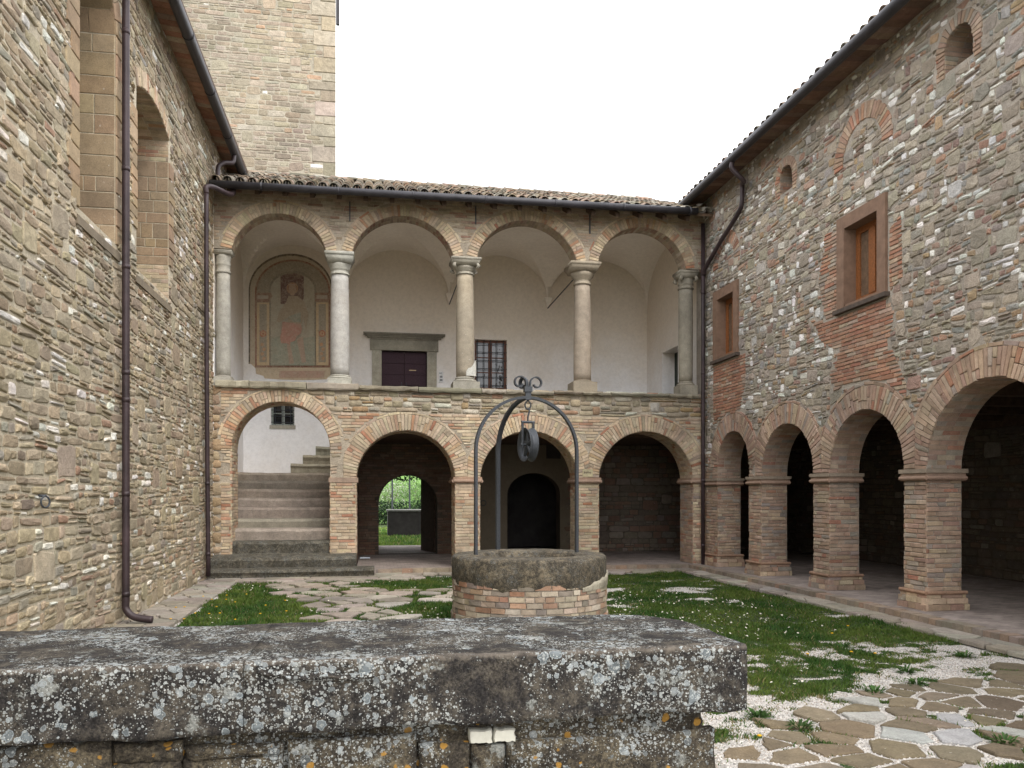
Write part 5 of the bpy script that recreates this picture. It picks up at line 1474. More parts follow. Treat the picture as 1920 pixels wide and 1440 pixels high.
# stone rim with octagonal mouth
V = []; F = []; n = 96; m1 = 0
prof = [('o', .985, ZR0-.01), ('o', 1.0, ZR0+.03), ('o', 1.0, ZR0+.15), ('o', 1.0, ZR1-.04), ('o', .985, ZR1-.012), ('o', .95, ZR1), ('m', .72, ZR1+.004), ('i', 1.05, ZR1-.005), ('i', 1.0, ZR1-.03), ('i', 1.0, ZR0+.1), ('i', 1.0, ZR0-.3)]
for k in range(n):
    t = 2*math.pi*k/n
    oc = .56/ (math.cos(((t+math.pi/8) % (math.pi/4))-math.pi/8)**.8)
    wob = .006*math.sin(t*5)+.005*math.sin(t*11+1)
    for (kd, s, z) in prof:
        if kd == 'o': r = RW*1.02*s+wob; zz = z+(.014*math.sin(t*7)+.012*math.sin(t*17+2)+.01*math.sin(t*31) if z < ZR0+.04 else 0)
        elif kd == 'm': r = .74; zz = z+.006*math.sin(t*4)
        else: r = oc*s; zz = z+(.012*math.sin(t*3+1) if z > .9 else 0)
        if z > .85: zz += rw.uniform(-.003, .003)
        V.append((WX+r*math.cos(t), WY+r*math.sin(t), zz))
m1 = len(prof)
for k in range(n):
    for q in range(m1-1): F.append((k*m1+q, ((k+1) % n)*m1+q, ((k+1) % n)*m1+q+1, k*m1+q+1))
add('rim', V, F, RIMM, well, smooth=True)
# pale mortar repair on the drum, right
V = []; n = 12
for k in range(n+1):
    t = math.radians(-62+k*4.2); top = ZR0-.0+.15*(k/n)**.8+.012*math.sin(k*2.4)
    for (r, z) in ((RW*1.02+.004, ZR0-.045+.02*k/n), (RW*1.02+.010, (ZR0-.03+top)/2), (RW*1.02+.006, top), (RW*1.0-.02, top)): V.append((WX+r*math.cos(t), WY+r*math.sin(t), z))
F = [(k*4+q, (k+1)*4+q, (k+1)*4+q+1, k*4+q+1) for k in range(n) for q in range(3)]
add('mortar_repair', V, F, PLAST if False else mortar_mat('fresh_mortar', (.44, .40, .31)), well, smooth=True)
add('water', [(WX+.7*math.cos(t), WY+.7*math.sin(t), .02) for t in np.linspace(0, 2*math.pi, 24, endpoint=False)], [tuple(range(24))], DARKR, well)
# iron hoops
def bar_path(pts, w, d, B):
    """rectangular bar swept along pts; w across, d radial"""
    P = [Vector(p) for p in pts]; rings = []
    for i, p in enumerate(P):
        t = (P[min(i+1, len(P)-1)]-P[max(i-1, 0)]).normalized()
        side_ = bar_path.side; nrm = t.cross(side_).normalized()
        rings.append([p+side_*w/2+nrm*d/2, p-side_*w/2+nrm*d/2, p-side_*w/2-nrm*d/2, p+side_*w/2-nrm*d/2])
    V = [q for R in rings for q in R]; F = []
    for i in range(len(P)-1):
        for k in range(4): F.append((i*4+k, i*4+(k+1) % 4, (i+1)*4+(k+1) % 4, (i+1)*4+k))
    F += [(3, 2, 1, 0), tuple((len(P)-1)*4+k for k in range(4))]
    B.put(V, F)
AX, AY, AZ = WX-.02, WY, 2.915
feet = [(-.70, -.14), (-.30, .66), (.64, .10)]
B0 = None
for k, (dx, dy) in enumerate(feet):
    fx_, fy_ = WX+dx, WY+dy; rad = math.hypot(fx_-AX, fy_-AY); ux, uy = (fx_-AX)/rad, (fy_-AY)/rad
    pts = [(fx_, fy_, ZR1-.03), (fx_, fy_, 1.5), (fx_, fy_, 2.05), (fx_, fy_, 2.24)]
    for q in range(1, 15):
        t = math.pi/2*q/14; pts.append((AX+ux*rad*math.cos(t), AY+uy*rad*math.cos(t), 2.24+(AZ-2.24)*math.sin(t)))
    B = Buf(); bar_path.side = Vector((-uy, ux, 0)); bar_path(pts, .056, .034, B)
    if k == 0: hoop = B.make('iron_frame', IRON, well)
    else: B.make('leg', IRON, hoop)
    # scroll
    B = Buf(); sp = []
    sp += [(0.022, -.02), (.022, .08), (.03, .14)]
    for q in range(0, 22):
        t = q/21; a = math.radians(170-t*330); rr2 = .095*(1-.50*t); sp.append((.115+rr2*.9*math.cos(a), .145+rr2*.9*math.sin(a)))
    bar_path.side = Vector((-uy, ux, 0)); bar_path([(AX+ux*s, AY+uy*s, AZ+.04+z) for s, z in sp], .045, .017, B); B.make('scroll', IRON, hoop)
Buf().box(AX-.05, AX+.05, AY-.05, AY+.05, AZ+.07, AZ+.135).make('collar', IRON, hoop)
Buf().box(AX-.035, AX+.035, AY-.035, AY+.035, AZ-.03, AZ+.069).make('hub', IRON, hoop)
# pulley hangs from the hoop
pul = thing('pulley', 'iron pulley wheel hanging from a hook in the middle of the well frame', 'pulley', (AX, AY, 2.1))
B = Buf(); hk = [(AX, AY, AZ-.035), (AX+.035, AY, AZ-.075), (AX+.03, AY, AZ-.12), (AX, AY, AZ-.15), (AX-.03, AY, AZ-.12), (AX-.035, AY, AZ-.075), (AX, AY, AZ-.035)]
B.tube(smooth_path(hk, 4), .009, 8); B.tube(smooth_path([(AX, AY, AZ-.13), (AX+.018, AY, AZ-.17), (AX, AY, AZ-.24), (AX, AY, AZ-.31)], 4), .011, 8); B.make('hook', IRON, pul, True)
pa_ = math.radians(103)          # the wheel is seen nearly edge on
cxx, czz = AX, 2.32
dirx = Vector((math.cos(pa_), math.sin(pa_), 0)); axl = Vector((-math.sin(pa_), math.cos(pa_), 0))
ztop = AZ-.31
B = Buf(); Rp = .215
for s in (-1, 1):
    o_ = axl*(.075*s)
    B.tube([Vector((cxx, AY, ztop))+o_, Vector((cxx, AY, czz-.03))+o_], .017, 8)
B.tube([Vector((cxx, AY, ztop))-axl*.09, Vector((cxx, AY, ztop))+axl*.09], .017, 8); B.tube([Vector((cxx, AY, czz))-axl*.10, Vector((cxx, AY, czz))+axl*.10], .018, 10)
B.make('fork', IRON, pul)
B = Buf(); nn = 40
prf = [(Rp, -.055), (Rp*.99, -.045), (Rp*.83, -.012), (Rp*.83, .012), (Rp*.99, .045), (Rp, .055), (Rp*.95, .055), (Rp*.76, .022), (Rp*.76, -.022), (Rp*.95, -.055)]
V = []; F = []
for k in range(nn):
    a = 2*math.pi*k/nn
    for r, d in prf: V.append(tuple(Vector((cxx, AY, czz))+dirx*(r*math.cos(a))+Vector((0, 0, 1))*(r*math.sin(a))+axl*d))
mm = len(prf)
for k in range(nn):
    for q in range(mm): F.append((k*mm+q, ((k+1) % nn)*mm+q, ((k+1) % nn)*mm+(q+1) % mm, k*mm+(q+1) % mm))
B.put(V, F); wh = B.make('wheel', IRON, pul, True)
for k in range(5):
    a = 2*math.pi*k/5+.3; v1 = Vector((cxx, AY, czz)); v2 = v1+dirx*(Rp*.8*math.cos(a))+Vector((0, 0, 1))*(Rp*.8*math.sin(a)); Buf().tube([v1, v2], [.03, .02], 8).make('spoke', IRON, wh)

# ================================================================== FOREGROUND WALL
rf = random.Random(12)
lw = thing('low_wall', 'low stone wall in the foreground with a thick coping covered in white lichen', 'wall', (-.5, 2.85, 0))
from mathutils import noise as mn
def slab(x0, x1, y0, y1, z0, z1, corner_r=0, endw=None, name='coping_slab', seedz=0, m=LICH, nx=None, taper=0):
    nx = nx or max(8, int((x1-x0)/.02)); ringN = []
    yn, zn = 40, 12
    prof = []
    # walk round: front face bottom->top, top front->back, back top->bottom, underside
    r = .008
    for k in range(zn+1): prof.append((y0, z0+(z1-z0-r)*k/zn, 'f'))
    prof += [(y0+r*.3, z1-r*.3, 'f')]
    for k in range(yn+1): prof.append((y0+r+(y1-y0-2*r)*k/yn, z1, 't'))
    for k in range(6): prof.append((y1, z1-r-(z1-z0-r)*k/5, 'b'))
    prof += [(y0+(y1-y0)*.5, z0, 'u'), (y0+.03, z0, 'u')]
    V = []; M = len(prof)
    for i in range(nx+1):
        x = x0+(x1-x0)*i/nx
        for (y, z, kd) in prof:
            yy, zz, xx = y, z, x
            if corner_r and x1-x < corner_r:      # rounded, battered far corner
                t = 1-(x1-x)/corner_r; cut = corner_r*.75*(1-math.sqrt(max(0, 1-t*t)))
                lim = y1-cut*1.1
                f_ = (y-y0)/(y1-y0); yy = y0+(lim-y0)*f_
            p = Vector((x*3.1, y*3.1, z*3.1+seedz)); q = Vector((x*14, y*14, z*14+seedz)); q2 = Vector((x*45, y*45, z*45))
            n1 = mn.noise(p); n2 = mn.noise(q); n3 = mn.noise(q2)
            if kd == 'f': yy += -.010*n1-.0045*n2-.0016*n3; zz += .012*mn.noise(Vector((x*4, seedz, 0)))*(1-(z-z0)/(z1-z0))+.006*mn.noise(Vector((x*17, seedz, 3)))*(1-(z-z0)/(z1-z0))
            if kd == 'u': zz += .012*mn.noise(Vector((x*4, seedz, 0)))
            if kd == 't': zz += .006*n1+.0035*n2+.0016*n3
            V.append((xx, yy, zz))
    F = []
    for i in range(nx):
        for q in range(M): F.append((i*M+q, (i+1)*M+q, (i+1)*M+(q+1) % M, i*M+(q+1) % M))
    F += [tuple(range(M)), tuple(nx*M+q for q in range(M))[::-1]]
    o = add(name, V, F, m, lw, smooth=True)
    for p in o.data.polygons:
        if len(p.vertices) > 4: p.use_smooth = False
    return o
yc0 = onZ(698, 1234, 1.2)[1]; yc1 = onZ(698, 1163.5, 1.2)[1]
xe = onZ(1384, 1214, 1.2)[0]; xj = onZ(455, 1245, 1.2)[0]
zb_ = EYE-(1372-HZ)/FPX*(yc0/1.015)*1.0
ZB0 = 1.2-.213
s1 = slab(-2.9, xj-.002, yc0, yc1, ZB0, 1.2, seedz=0); s1['label'] = 'left coping slab, darker and patched with pale lichen'
s2 = slab(xj+.0, xe+.045, yc0, yc1, ZB0, 1.2, .35, seedz=0); s2['label'] = 'right coping slab with a rounded far corner and dense grey lichen'
# crack in the right slab front: a dark recessed sliver
B = Buf(); pc = [(485, 1263), (505, 1272), (525, 1270), (545, 1276), (575, 1277), (612, 1272), (640, 1278), (672, 1276), (702, 1270)]
up_ = []; dn_ = []
for k, (u, v) in enumerate(pc):
    x, z = onY(u, v, yc0); w_ = .004 if k in (0, 8) else (.012 if k in (1, 2, 5, 6) else .006)
    up_.append((x, z+w_*.5)); dn_.append((x, z-w_*.5))
V = [(x, yc0-.016, z+.006) for x, z in up_]+[(x, yc0+.001, z) for x, z in dn_]+[(x, yc0-.004, z+.02) for x, z in up_]
F = [(k, k+1, 9+k+1, 9+k) for k in range(8)]+[(18+k, 18+k+1, k+1, k) for k in range(8)]
add('flaked_edge', V, F, LICH, s2)
# wall body below: recessed blocks
yw = yc0+.055; FW = Frame((0, yw), (1, 0), (0, -1))
xw = onY(1338, 1400, yw)[0]
Buf().box(-2.9, xw-.04, yw+.012, yc1-.06, -.05, ZB0-.004).make('wall_core', LICHW, lw)
blocks_px = [(-260, 1392, 210, 1500), (215, 1392, 345, 1425), (350, 1398, 530, 1415), (345, 1422, 530, 1500), (540, 1385, 780, 1500), (785, 1392, 880, 1500), (880, 1366, 921, 1390), (924, 1364, 965, 1388), (885, 1394, 945, 1500), (950, 1385, 1338, 1480), (215, 1430, 340, 1500)]
ps = []
for (u0, v0, u1, v1) in blocks_px:
    a, zt = onY(u0, v0, yw); b, zb = onY(u1, v1, yw); zt = min(zt, ZB0-.008)
    pol = []
    w_, h_ = b-a, zt-zb
    nu = 8; nv = 3; sk = -.008 if u0 == 924 else 0
    for k in range(nu): pol.append((a+w_*k/nu, zb+rf.uniform(-.004, .004)))
    for k in range(nv): pol.append((b+rf.uniform(-.004, .004), zb+h_*k/nv))
    for k in range(nu): pol.append((b-w_*k/nu, zt+rf.uniform(-.006, .002)))
    for k in range(nv): pol.append((a+rf.uniform(-.004, .004), zt-h_*k/nv))
    white = (u0 in (880, 924))
    V, F, c = piece(pol, FW, .022 if not white else .024, (.5, .5, .45), .012 if not white else .004, .35 if not white else .1, rf, not white)
    add('stone', V, F, plain('white_limestone', (.44, .43, .37), .8, 0, 30, .5, .12, 25) if white else LICHW, lw, fix=False, smooth=not white)
z = ZB0-.42
for row in range(5):
    x = -2.9
    while x < xw-.05:
        l = rf.uniform(.25, .5); b = min(x+l, xw-.01)
        V, F, c = piece([(x, z-.18), (b-.015, z-.18), (b-.015, z-.012), (x, z-.012)], FW, .02, (1, 1, 1), .012, .3, rf, False); add('stone', V, F, LICHW, lw, fix=False); x = b
    z -= .19
    if z < .15: break
# right end face of the wall
Fe = Frame((xw-.042, 0), (0, 1), (1, 0))
for p in rubble(yw+.01, yc1-.07, 0, ZB0-.01, (.12, .2), (.15, .4), .012, lambda s, z: s < yw+.0 or s > yc1-.07 or z > ZB0-.01, rf, 0): V, F, c = piece(p, Fe, .01, (1, 1, 1), .01, .3, rf); add('stone', V, F, LICHW, lw, fix=False)

# ================================================================== LAWN
rn = np.random.default_rng(3)
def vnoise(x, y, s, seed):
    x = x*s; y = y*s; xi = np.floor(x).astype(int); yi = np.floor(y).astype(int); xf = x-xi; yf = y-yi
    def h(a, b): v = np.sin(a*127.1+b*311.7+seed*74.7)*43758.5453; return v-np.floor(v)
    u = xf*xf*(3-2*xf); v = yf*yf*(3-2*yf)
    return (h(xi, yi)*(1-u)+h(xi+1, yi)*u)*(1-v)+(h(xi, yi+1)*(1-u)+h(xi+1, yi+1)*u)*v
def fnoise(x, y, s, seed): return (vnoise(x, y, s, seed)+.5*vnoise(x, y, s*2.1, seed+1)+.25*vnoise(x, y, s*4.3, seed+2))/1.75
def np_inpoly(P, x, y):
    c = np.zeros(len(x), bool); n = len(P); j = n-1
    for i in range(n):
        if abs(P[i][1]-P[j][1]) > 1e-9:
            t = ((P[i][1] > y) != (P[j][1] > y)) & (x < (P[j][0]-P[i][0])*(y-P[i][1])/(P[j][1]-P[i][1])+P[i][0]); c ^= t
        j = i
    return c
def cover(x, y):
    """how much grass grows here, 0..1 threshold"""
    n = fnoise(x*.8, y*1.1, 1.6, 5)*.75+fnoise(x, y, 6, 9)*.25
    n2 = fnoise(x*.7, y*1.3, 2.5, 15)*.55+fnoise(x*.8, y, 8, 19)*.45; n = np.where(y < 9.3, n*(1-np.clip((9.3-y)/1.5, 0, 1))+n2*np.clip((9.3-y)/1.5, 0, 1), n)
    thr = np.where(y > 9.3, .29, np.where(y > 7.9, .26+(9.3-y)*.13, .462))
    thr = np.where((x < 1.2) & (y > 9), .05, thr)
    # bare patches near the rear right
    for cx, cy, r in ((4.4, 13.6, .55), (5.3, 13.2, .5), (4.9, 12.2, .35), (3.4, 11.8, .5), (2.9, 9.9, .3)):
        thr = thr+.24*np.exp(-(((x-cx)/1.4)**2+((y-cy)/.5)**2)/(r*r))
    # gravel margin along the flagged path
    a = np.array([1.6, 2.41, 3.37, 4.33, 5.28, 6.2, 6.9]); b = np.array([3.9, 4.95, 5.78, 6.34, 6.45, 6.95, 7.4])
    dp = y-np.interp(x, a, b); thr = thr+np.where((dp < .3) & (dp > -2), .05*(1-dp/.45).clip(0, 1)+.0, 0)
    thr = np.where((x > 5.2) & (y < 8.0), thr+.08, thr)
    return (n-thr)
def in_flag(x, y, lst, g=0):
    m_ = np.zeros(len(x), bool)
    for cx, cy, R in lst:
        near = (abs(x-cx) < .6) & (abs(y-cy) < .6)
        if near.any(): idx = np.where(near)[0]; m_[idx] |= np_inpoly(R, x[idx], y[idx])
    return m_
def lawn_mask(x, y):
    h_ = np.sin(x*917.3+y*571.9)*43758.5; h_ = h_-np.floor(h_); m_ = (cover(x, y)+(h_**3-.2)*.13 > 0) & (x > -2.5-.06*np.sin(y*5)) & (x < 6.6+.05*np.sin(y*7)) & (y > 3.3) & (y < np.where(x < 1.0, 15.75, 16.35)+.05*np.sin(x*9))
    m_ &= ~((x-WX)**2+(y-WY)**2 < 1.0)
    m_ &= ~in_flag(x, y, FLG2)
    f1 = np_inpoly(path1, x, y)
    m_ &= ~(f1 & (fnoise(x, y, 3, 3) < .51)); m_ &= ~in_flag(x, y, FLG)
    m_ &= ~((y < yc1+.02) & (x < xe+.1))
    return m_
def grass(N_, x0, x1, y0, y1, hmul, wmul, mask=lawn_mask, zoff=0.0, seed=1):
    r = np.random.default_rng(seed); x = r.uniform(x0, x1, N_); y = r.uniform(y0, y1, N_)
    k = mask(x, y); x, y = x[k], y[k]; n = len(x)
    c = np.clip(cover(x, y)*4, 0, 1) if mask is lawn_mask else np.ones(n)
    tuft = fnoise(x, y, 4, 31)
    h = hmul*(.018+.05*r.random(n)**1.5)*(.5+.6*c)*(.35+1.5*tuft**1.5); wd = wmul*(.0030+.003*r.random(n))
    a = r.uniform(0, 2*np.pi, n); lean = h*r.uniform(.1, 1.0, n); la = r.uniform(0, 2*np.pi, n)
    z = zoff+.6*(.012*np.sin(x*1.7+y*.9)+.01*np.sin(y*2.3-x))-.004
    dx, dy = np.cos(a)*wd, np.sin(a)*wd
    V = np.empty((n, 5, 3)); mid = .55
    V[:, 0] = np.stack([x-dx, y-dy, z], 1); V[:, 1] = np.stack([x+dx, y+dy, z], 1)
    mxx, myy = x+np.cos(la)*lean*.3, y+np.sin(la)*lean*.3
    V[:, 2] = np.stack([mxx+dx*.8, myy+dy*.8, z+h*mid], 1); V[:, 3] = np.stack([mxx-dx*.8, myy-dy*.8, z+h*mid], 1)
    V[:, 4] = np.stack([x+np.cos(la)*lean, y+np.sin(la)*lean, z+h], 1)
    base = np.arange(n)[:, None]*5
    F = np.concatenate([base+np.array([[0, 1, 2]]), base+np.array([[0, 2, 3]]), base+np.array([[3, 2, 4]])])
    t = np.clip((fnoise(x, y, 1.8, 77)-.5)*2.2+.5, 0, 1); q = r.random(n)
    col = np.array([.040, .098, .017])[None]*(1-t[:, None])+np.array([.115, .165, .030])[None]*t[:, None]
    col = col*(.65+.7*q[:, None]); dry = (r.random(n) < .05)|((c < .25) & (r.random(n) < .25)); col[dry] = np.array([.26, .22, .10])*(.7+.5*q[dry, None])
    return V.reshape(-1, 3), F, np.repeat(col, 5, 0)
parts = [grass(190000, -2.6, 6.8, 9, 16.5, .95, 1.5, seed=1), grass(230000, 1.0, 6.8, 3.3, 9.0, 1.0, 1.0, seed=2)]
V = []; F = []; T = []; b = 0
for v, f, t in parts: V.append(v); F.append(f+b); T.append(t); b += len(v)
o = np_mesh('lawn', np.concatenate(V), np.concatenate(F), np.concatenate(T), GRASSM, label='short green lawn with bare gravelly patches around the well', kind='stuff', category='grass')
# soil sheet under the dense grass (skips gravel): small discs of earth-green mat
gx = np.arange(-2.6, 6.8, .05); gy = np.arange(3.3, 16.5, .05); XX, YY = np.meshgrid(gx, gy); xx = XX.ravel(); yy = YY.ravel()
k = lawn_mask(xx, yy) & (cover(xx, yy) > .045); xx, yy = xx[k], yy[k]; xx = xx+rn.uniform(-.01, .01, len(xx)); n = len(xx)
zz = .6*(.012*np.sin(xx*1.7+yy*.9)+.01*np.sin(yy*2.3-xx))+.004+rn.uniform(0, .002, n)
ang = np.linspace(0, 2*np.pi, 7)[:-1]; rr3 = rn.uniform(.026, .042, n)
V = np.stack([xx[:, None]+rr3[:, None]*np.cos(ang), yy[:, None]+rr3[:, None]*np.sin(ang), np.repeat(zz[:, None], 6, 1)], 2).reshape(-1, 3)
F = (np.arange(n)[:, None]*6+np.arange(6)[None])
o = np_mesh('turf', V, F, np.repeat(np.array([[.030, .048, .014]])*(.7+.6*rn.random((n, 1))), 6, 0), PEBM, label='dark moss and clover mat under the lawn blades', kind='stuff', category='turf')
# pebbles on the gravel
def pebbles(N_, x0, x1, y0, y1, s0, s1, seed, cond):
    r = np.random.default_rng(seed); x = r.uniform(x0, x1, N_); y = r.uniform(y0, y1, N_); k = cond(x, y); x, y = x[k], y[k]; n = len(x)
    s = r.uniform(s0, s1, n); z = .6*(.012*np.sin(x*1.7+y*.9)+.01*np.sin(y*2.3-x))+s*.15
    base = np.array([[1, 0, 0], [-.1, 1, 0], [-1, -.1, 0], [0, -1, 0], [0, 0, .7], [0, 0, -.6]])
    a = r.uniform(0, 6.28, n); ca, sa = np.cos(a), np.sin(a); Vx = base[None]*(s[:, None, None])*(1+r.uniform(-.3, .3, (n, 6, 1)))
    vx = Vx[:, :, 0]*ca[:, None]-Vx[:, :, 1]*sa[:, None]; vy = Vx[:, :, 0]*sa[:, None]+Vx[:, :, 1]*ca[:, None]
    V = np.stack([x[:, None]+vx, y[:, None]+vy*.8, z[:, None]+Vx[:, :, 2]], 2).reshape(-1, 3)
    f = np.array([[0, 1, 4], [1, 2, 4], [2, 3, 4], [3, 0, 4]]); F = (np.arange(n)[:, None, None]*6+f[None]).reshape(-1, 3)
    c = np.array([.48, .45, .415])[None]*r.uniform(.45, 1.25, (n, 1)); dk = r.random(n) < .14; c[dk] = np.array([.30, .25, .20]); return V, F, np.repeat(np.clip(c, 0, .85), 6, 0)
V, F, T = pebbles(150000, 1.2, 6.9, 3.2, 8.6, .005, .012, 6, lambda x, y: (~in_flag(x, y, FLG)) & ~((y < yc1+.02) & (x < xe+.1)) & (cover(x, y) < .06))
np_mesh('gravel', V, F, T, PEBM, label='white pebble gravel between the flagstones and the grass', kind='stuff', category='gravel')
# daisies
def daisies(x, y, r, name):
    n = len(x); s = r.uniform(.008, .014, n); z = .035+.03*r.random(n); K = 8; a = np.linspace(0, 2*np.pi, K+1)[:-1]
    tx, ty = r.uniform(-.5, .5, n), r.uniform(-.6, .1, n)
    ring = np.stack([np.cos(a), np.sin(a)], 1)
    px = x[:, None]+s[:, None]*ring[None, :, 0]; py = y[:, None]+s[:, None]*ring[None, :, 1]; pz = z[:, None]+s[:, None]*(ring[None, :, 0]*tx[:, None]+ring[None, :, 1]*ty[:, None]*-1)
    ce = np.stack([x, y, z+.003], 1)[:, None]
    V = np.concatenate([np.stack([px, py, pz], 2), ce], 1).reshape(-1, 3)
    f = np.array([[k, (k+1) % K, K] for k in range(K)]); F = (np.arange(n)[:, None, None]*(K+1)+f[None]).reshape(-1, 3)
    c = np.full((n, K+1, 3), .80); c[:, K] = (.55, .42, .10); return V, F, c.reshape(-1, 3)
r = np.random.default_rng(12); x = r.uniform(-2.5, 6.6, 9000); y = r.uniform(4, 16.4, 9000)
dens = fnoise(x, y, .9, 51); dens = np.where((x > 2.8) & (x < 5.6) & (y > 8.5) & (y < 15), dens+.16, dens-.02); dens = np.where(y < 8.5, dens-.13, dens)
k = lawn_mask(x, y) & (r.random(9000) < np.clip((dens-.50)*1.1, 0, .3)+.004); x, y = x[k], y[k]
V, F, T = daisies(x, y, r, 'daisies'); np_mesh('daisies', V, F, T, PETALM, label='scattered small white daisies in the lawn', kind='stuff', category='daisies')
# dandelions: single plants
dv, df = [], []
K = 12
dl = [(330, 1141), (346, 1140), (406, 1140), (424, 1126), (441, 1131), (462, 1116), (397, 1126), (381, 1120), (498, 1137), (488, 1153), (537, 1148), (441, 1164), (412, 1152), (392, 1153), (345, 1163), (320, 1163), (366, 1152), (535, 1128), (425, 1118), (1596, 1225), (1641, 1228), (1424, 1384), (1514, 1229), (1560, 1190), (1590, 1176)]
def dand_mesh():
    V = []; F = []
    for L, (s, z) in enumerate(((.014, .0), (.018, .004), (.012, .009), (.005, .011))):
        for k in range(K): a = 2*math.pi*k/K; rr4 = s*(1 if k % 2 else .82); V.append((rr4*math.cos(a), rr4*math.sin(a), z))
    for L in range(3):
        for k in range(K): F.append((L*K+k, L*K+(k+1) % K, (L+1)*K+(k+1) % K, (L+1)*K+k))
    F.append(tuple(3*K+k for k in range(K))); F.append(tuple(range(K))[::-1]); return V, F
v, f = dand_mesh(); dm = mesh_from(v, f, (.72, .42, .015), None, True, 'dandelion_head'); dm.materials.append(PETALM)
sb = Buf().tube([(0, 0, -.055), (.004, 0, -.02), (0, 0, .001)], .0018, 5, (.12, .2, .05)); sm = mesh_from(sb.v, sb.f, sb.t, None, True, 'dandelion_stem'); sm.materials.append(LEAFM)
for k, (u, v) in enumerate(dl):
    x, y = onZ(u, v, .04)
    left_ = x < 2
    o = new_obj('dandelion', dm, (x, y, .055)); o['category'] = 'dandelion'; o['group'] = 'dandelions in the left lawn' if left_ else 'dandelions in the right lawn'
    o['label'] = 'small yellow dandelion in the grass beside the church wall' if left_ else 'small yellow dandelion among grass and gravel right of the low wall'
    s = new_obj('stem', sm, (x, y, .055), o)
# ragged weeds standing in the gravel, by the path
def leaf_cloud(n, c, rad, s, r, cols, flat=1.0, shape=None):
    p = r.normal(size=(n, 3)); p /= np.linalg.norm(p, axis=1)[:, None]; p *= (r.random(n)**.45)[:, None]
    cen = np.array(c)+p*np.array(rad)
    a = r.normal(size=(n, 3)); a /= np.linalg.norm(a, axis=1)[:, None]; b = r.normal(size=(n, 3)); b = np.cross(a, b); b /= np.linalg.norm(b, axis=1)[:, None]
    sz = s*r.uniform(.6, 1.4, n)[:, None]
    V = np.stack([cen-a*sz, cen-b*sz*.45, cen+a*sz, cen+b*sz*.45], 1).reshape(-1, 3); F = np.arange(n)[:, None]*4+np.arange(4)[None]
    col = np.array(cols)[r.integers(0, len(cols), n)]*r.uniform(.6, 1.4, (n, 1)); return V, F, np.repeat(col, 4, 0)
wr = np.random.default_rng(5)
for k, (u, v, lab) in enumerate(((1580, 1215, 'reddish low weed among daisies in the thin grass'), (1420, 1345, 'small weed clump just right of the low wall'), (1885, 1395, 'spiky grass tuft on the flagstones at the right edge'), (1808, 1232, 'lone tuft of dark weed on white gravel near the portico'), (1640, 1300, 'leafy green weed clump at the edge of the flagged path'), (1500, 1368, 'broad leaved weed in gravel beside the low flagstones'), (1720, 1285, 'bushy weed clump where the flagged path meets the gravel'), (1700, 1262, 'thin weed with a leaning dry stalk on the gravel'))):
    x, y = onZ(u, v); n = 60; a = wr.uniform(0, 6.28, n); L = wr.uniform(.05, .14, n); el_ = wr.uniform(.2, 1.1, n)
    d = np.stack([np.cos(a)*np.cos(el_), np.sin(a)*np.cos(el_), np.sin(el_)], 1); base = np.array([x, y, .0])+np.stack([np.cos(a), np.sin(a), a*0], 1)*wr.uniform(0, .05, n)[:, None]
    sd = np.cross(d, [0, 0, 1]); sd /= np.linalg.norm(sd, axis=1)[:, None]; wv = .009*sd
    mid = base+d*(L*.6)[:, None]; tip = base+d*L[:, None]-np.array([0, 0, 1])*(L*.25)[:, None]; tip[:, 2] = np.maximum(tip[:, 2], .01)
    V = np.stack([base, mid-wv, tip, mid+wv], 1).reshape(-1, 3)-np.array([x, y, 0]); F = np.arange(n)[:, None]*4+np.arange(4)[None]
    col = np.array([.045, .10, .02])*wr.uniform(.6, 1.5, (n, 1))
    o = np_mesh('weed', V, F, np.repeat(col, 4, 0), LEAFM, label=lab, category='weed'); o.location = (x, y, 0); W[o.name] = Vector((x, y, 0))

# small pale object lying on the portico floor by the first pillar
x, y = onZ(684, 1047, .42); Buf().box(x-.09, x+.10, y-.03, y+.05, .42, .445).make('metal_plate', plain('pale_blue_metal', (.30, .33, .37), .4, .4), None, label='small pale grey metal plate lying beside the stair pillar', category='plate')

# ================================================================== GARDEN BEHIND
rg = np.random.default_rng(8)
GRS = [(.05, .12, .025), (.08, .17, .03), (.11, .2, .05)]
V, F, T = grass(60000, -3, 10, 24.7, 40, 2.0, 4.5, lambda x, y: np.ones(len(x), bool), -.02, 9)
np_mesh('garden_lawn', V, F, T*1.5, GRASSM, label='green garden lawn seen through the passage', kind='stuff', category='grass')
def tri_shrub(name, label, cat, c, rad, n, s, cols, trunk=None, group=None):
    root = thing(name, label, cat, (c[0], c[1], 0), group)
    V, F, T = leaf_cloud(n, (0, 0, 0), rad, s, rg, cols)
    o = np_mesh('crown', V, F, T, LEAFM, root); o.location = Vector(c)-W[root.name]
    Bt = Buf(); 
    for k in range(5):
        a = 1.3*k; Bt.tube([(c[0], c[1], -.05), (c[0]+.2*rad[0]*math.cos(a), c[1]+.2*rad[1]*math.sin(a), c[2]*.5), (c[0]+.6*rad[0]*math.cos(a), c[1]+.6*rad[1]*math.sin(a), c[2]+rad[2]*.4)], [.035, .025, .01], 6, (.12, .09, .06))
    Bt.make('trunk', TILE, root, True); return root
def gp(u, t): d = ray(u, HZ); return (d[0]*t, d[1]*t)
x, y = gp(765, 46); tri_shrub('hedge', 'low dark clipped hedge across the garden behind the passage', 'hedge', (x, y, .5), (5.5, .6, .85), 9000, .07, [(.015, .035, .012), (.02, .045, .015)])
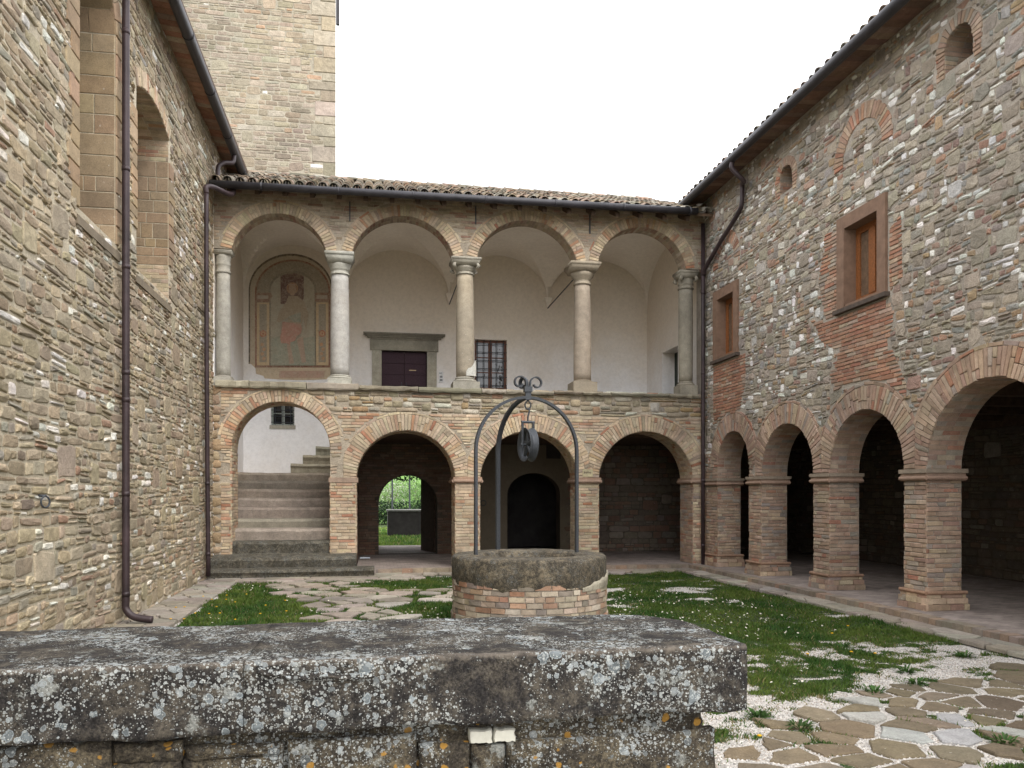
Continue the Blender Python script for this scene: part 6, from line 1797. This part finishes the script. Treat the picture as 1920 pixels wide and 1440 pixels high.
for k, (u, t, rr5, lab) in enumerate(((722, 52, 1.6, 'pale twiggy blossoming shrub at the left of the garden view'), (760, 56, 1.4, 'grey green shrub in the middle of the garden view'), (800, 50, 1.9, 'light green bush at the right of the garden view'))):
    x, y = gp(u, t); tri_shrub('shrub', lab, 'shrub', (x, y, 1.5), (rr5, rr5, 1.3), 2200, .07, [(.12, .20, .06), (.35, .36, .30), (.16, .24, .08)] if k < 2 else [(.09, .17, .05), (.14, .25, .07)])
x, y = gp(762, 30); 
root = thing('garden_tree', 'leafy branches hanging over the garden end of the passage', 'tree', (x-3.5, y, 0))
V, F, T = leaf_cloud(5000, (0, 0, 0), (3.5, 1.2, 1.2), .09, rg, [(.03, .07, .02), (.06, .13, .03)])
o = np_mesh('crown', V, F, T, LEAFM, root); o.location = Vector((x, y, 3.35))-W[root.name]
Buf().tube([(x-3.5, y, 0), (x-3.3, y, 2), (x-1.5, y, 3.2)], [.15, .12, .05], 8, (.12, .09, .06)).make('trunk', TILE, root, True)
x0g, y0g = gp(727, 32); x1g, _ = gp(800, 32)
gt = thing('stone_trough', 'dark square stone basin with a pale rim standing on the garden lawn', 'basin', ((x0g+x1g)/2, y0g+.5, 0))
Buf().box(x0g, x1g, y0g, y0g+1.2, -.05, 1.0, (.09, .085, .07)).make('basin', DARKR, gt); Buf().box(x0g-.04, x1g+.04, y0g-.04, y0g+1.24, 1.0, 1.06, (.24, .235, .215)).make('rim', ASH, gt)
for u, lab in ((735.5, 'left of two thin dark posts beyond the garden basin'), (768, 'right of two thin dark posts beyond the garden basin')):
    x, y = gp(u, 38); Buf().tube([(x, y, -.05), (x, y, 3.3)], .04, 8).make('garden_post', IRON, None, label=lab, category='post', group='posts behind the basin')
for k in range(10):
    u = 640+k*24; t = 88+6*math.sin(k*3); x, y = gp(u, t); tri_shrub('tree', ('dark round tree' if k % 2 else 'light green tree')+' on the meadow slope, %s in the row behind the passage' % ['first','second','third','fourth','fifth','sixth','seventh','eighth','ninth','last'][k], 'tree', (x, y, 8), (3.2, 3.2, 3.2), 1500, .3, [(.05, .10, .03), (.09, .16, .05)], group='trees on the meadow')
print('objects', len(bpy.data.objects))
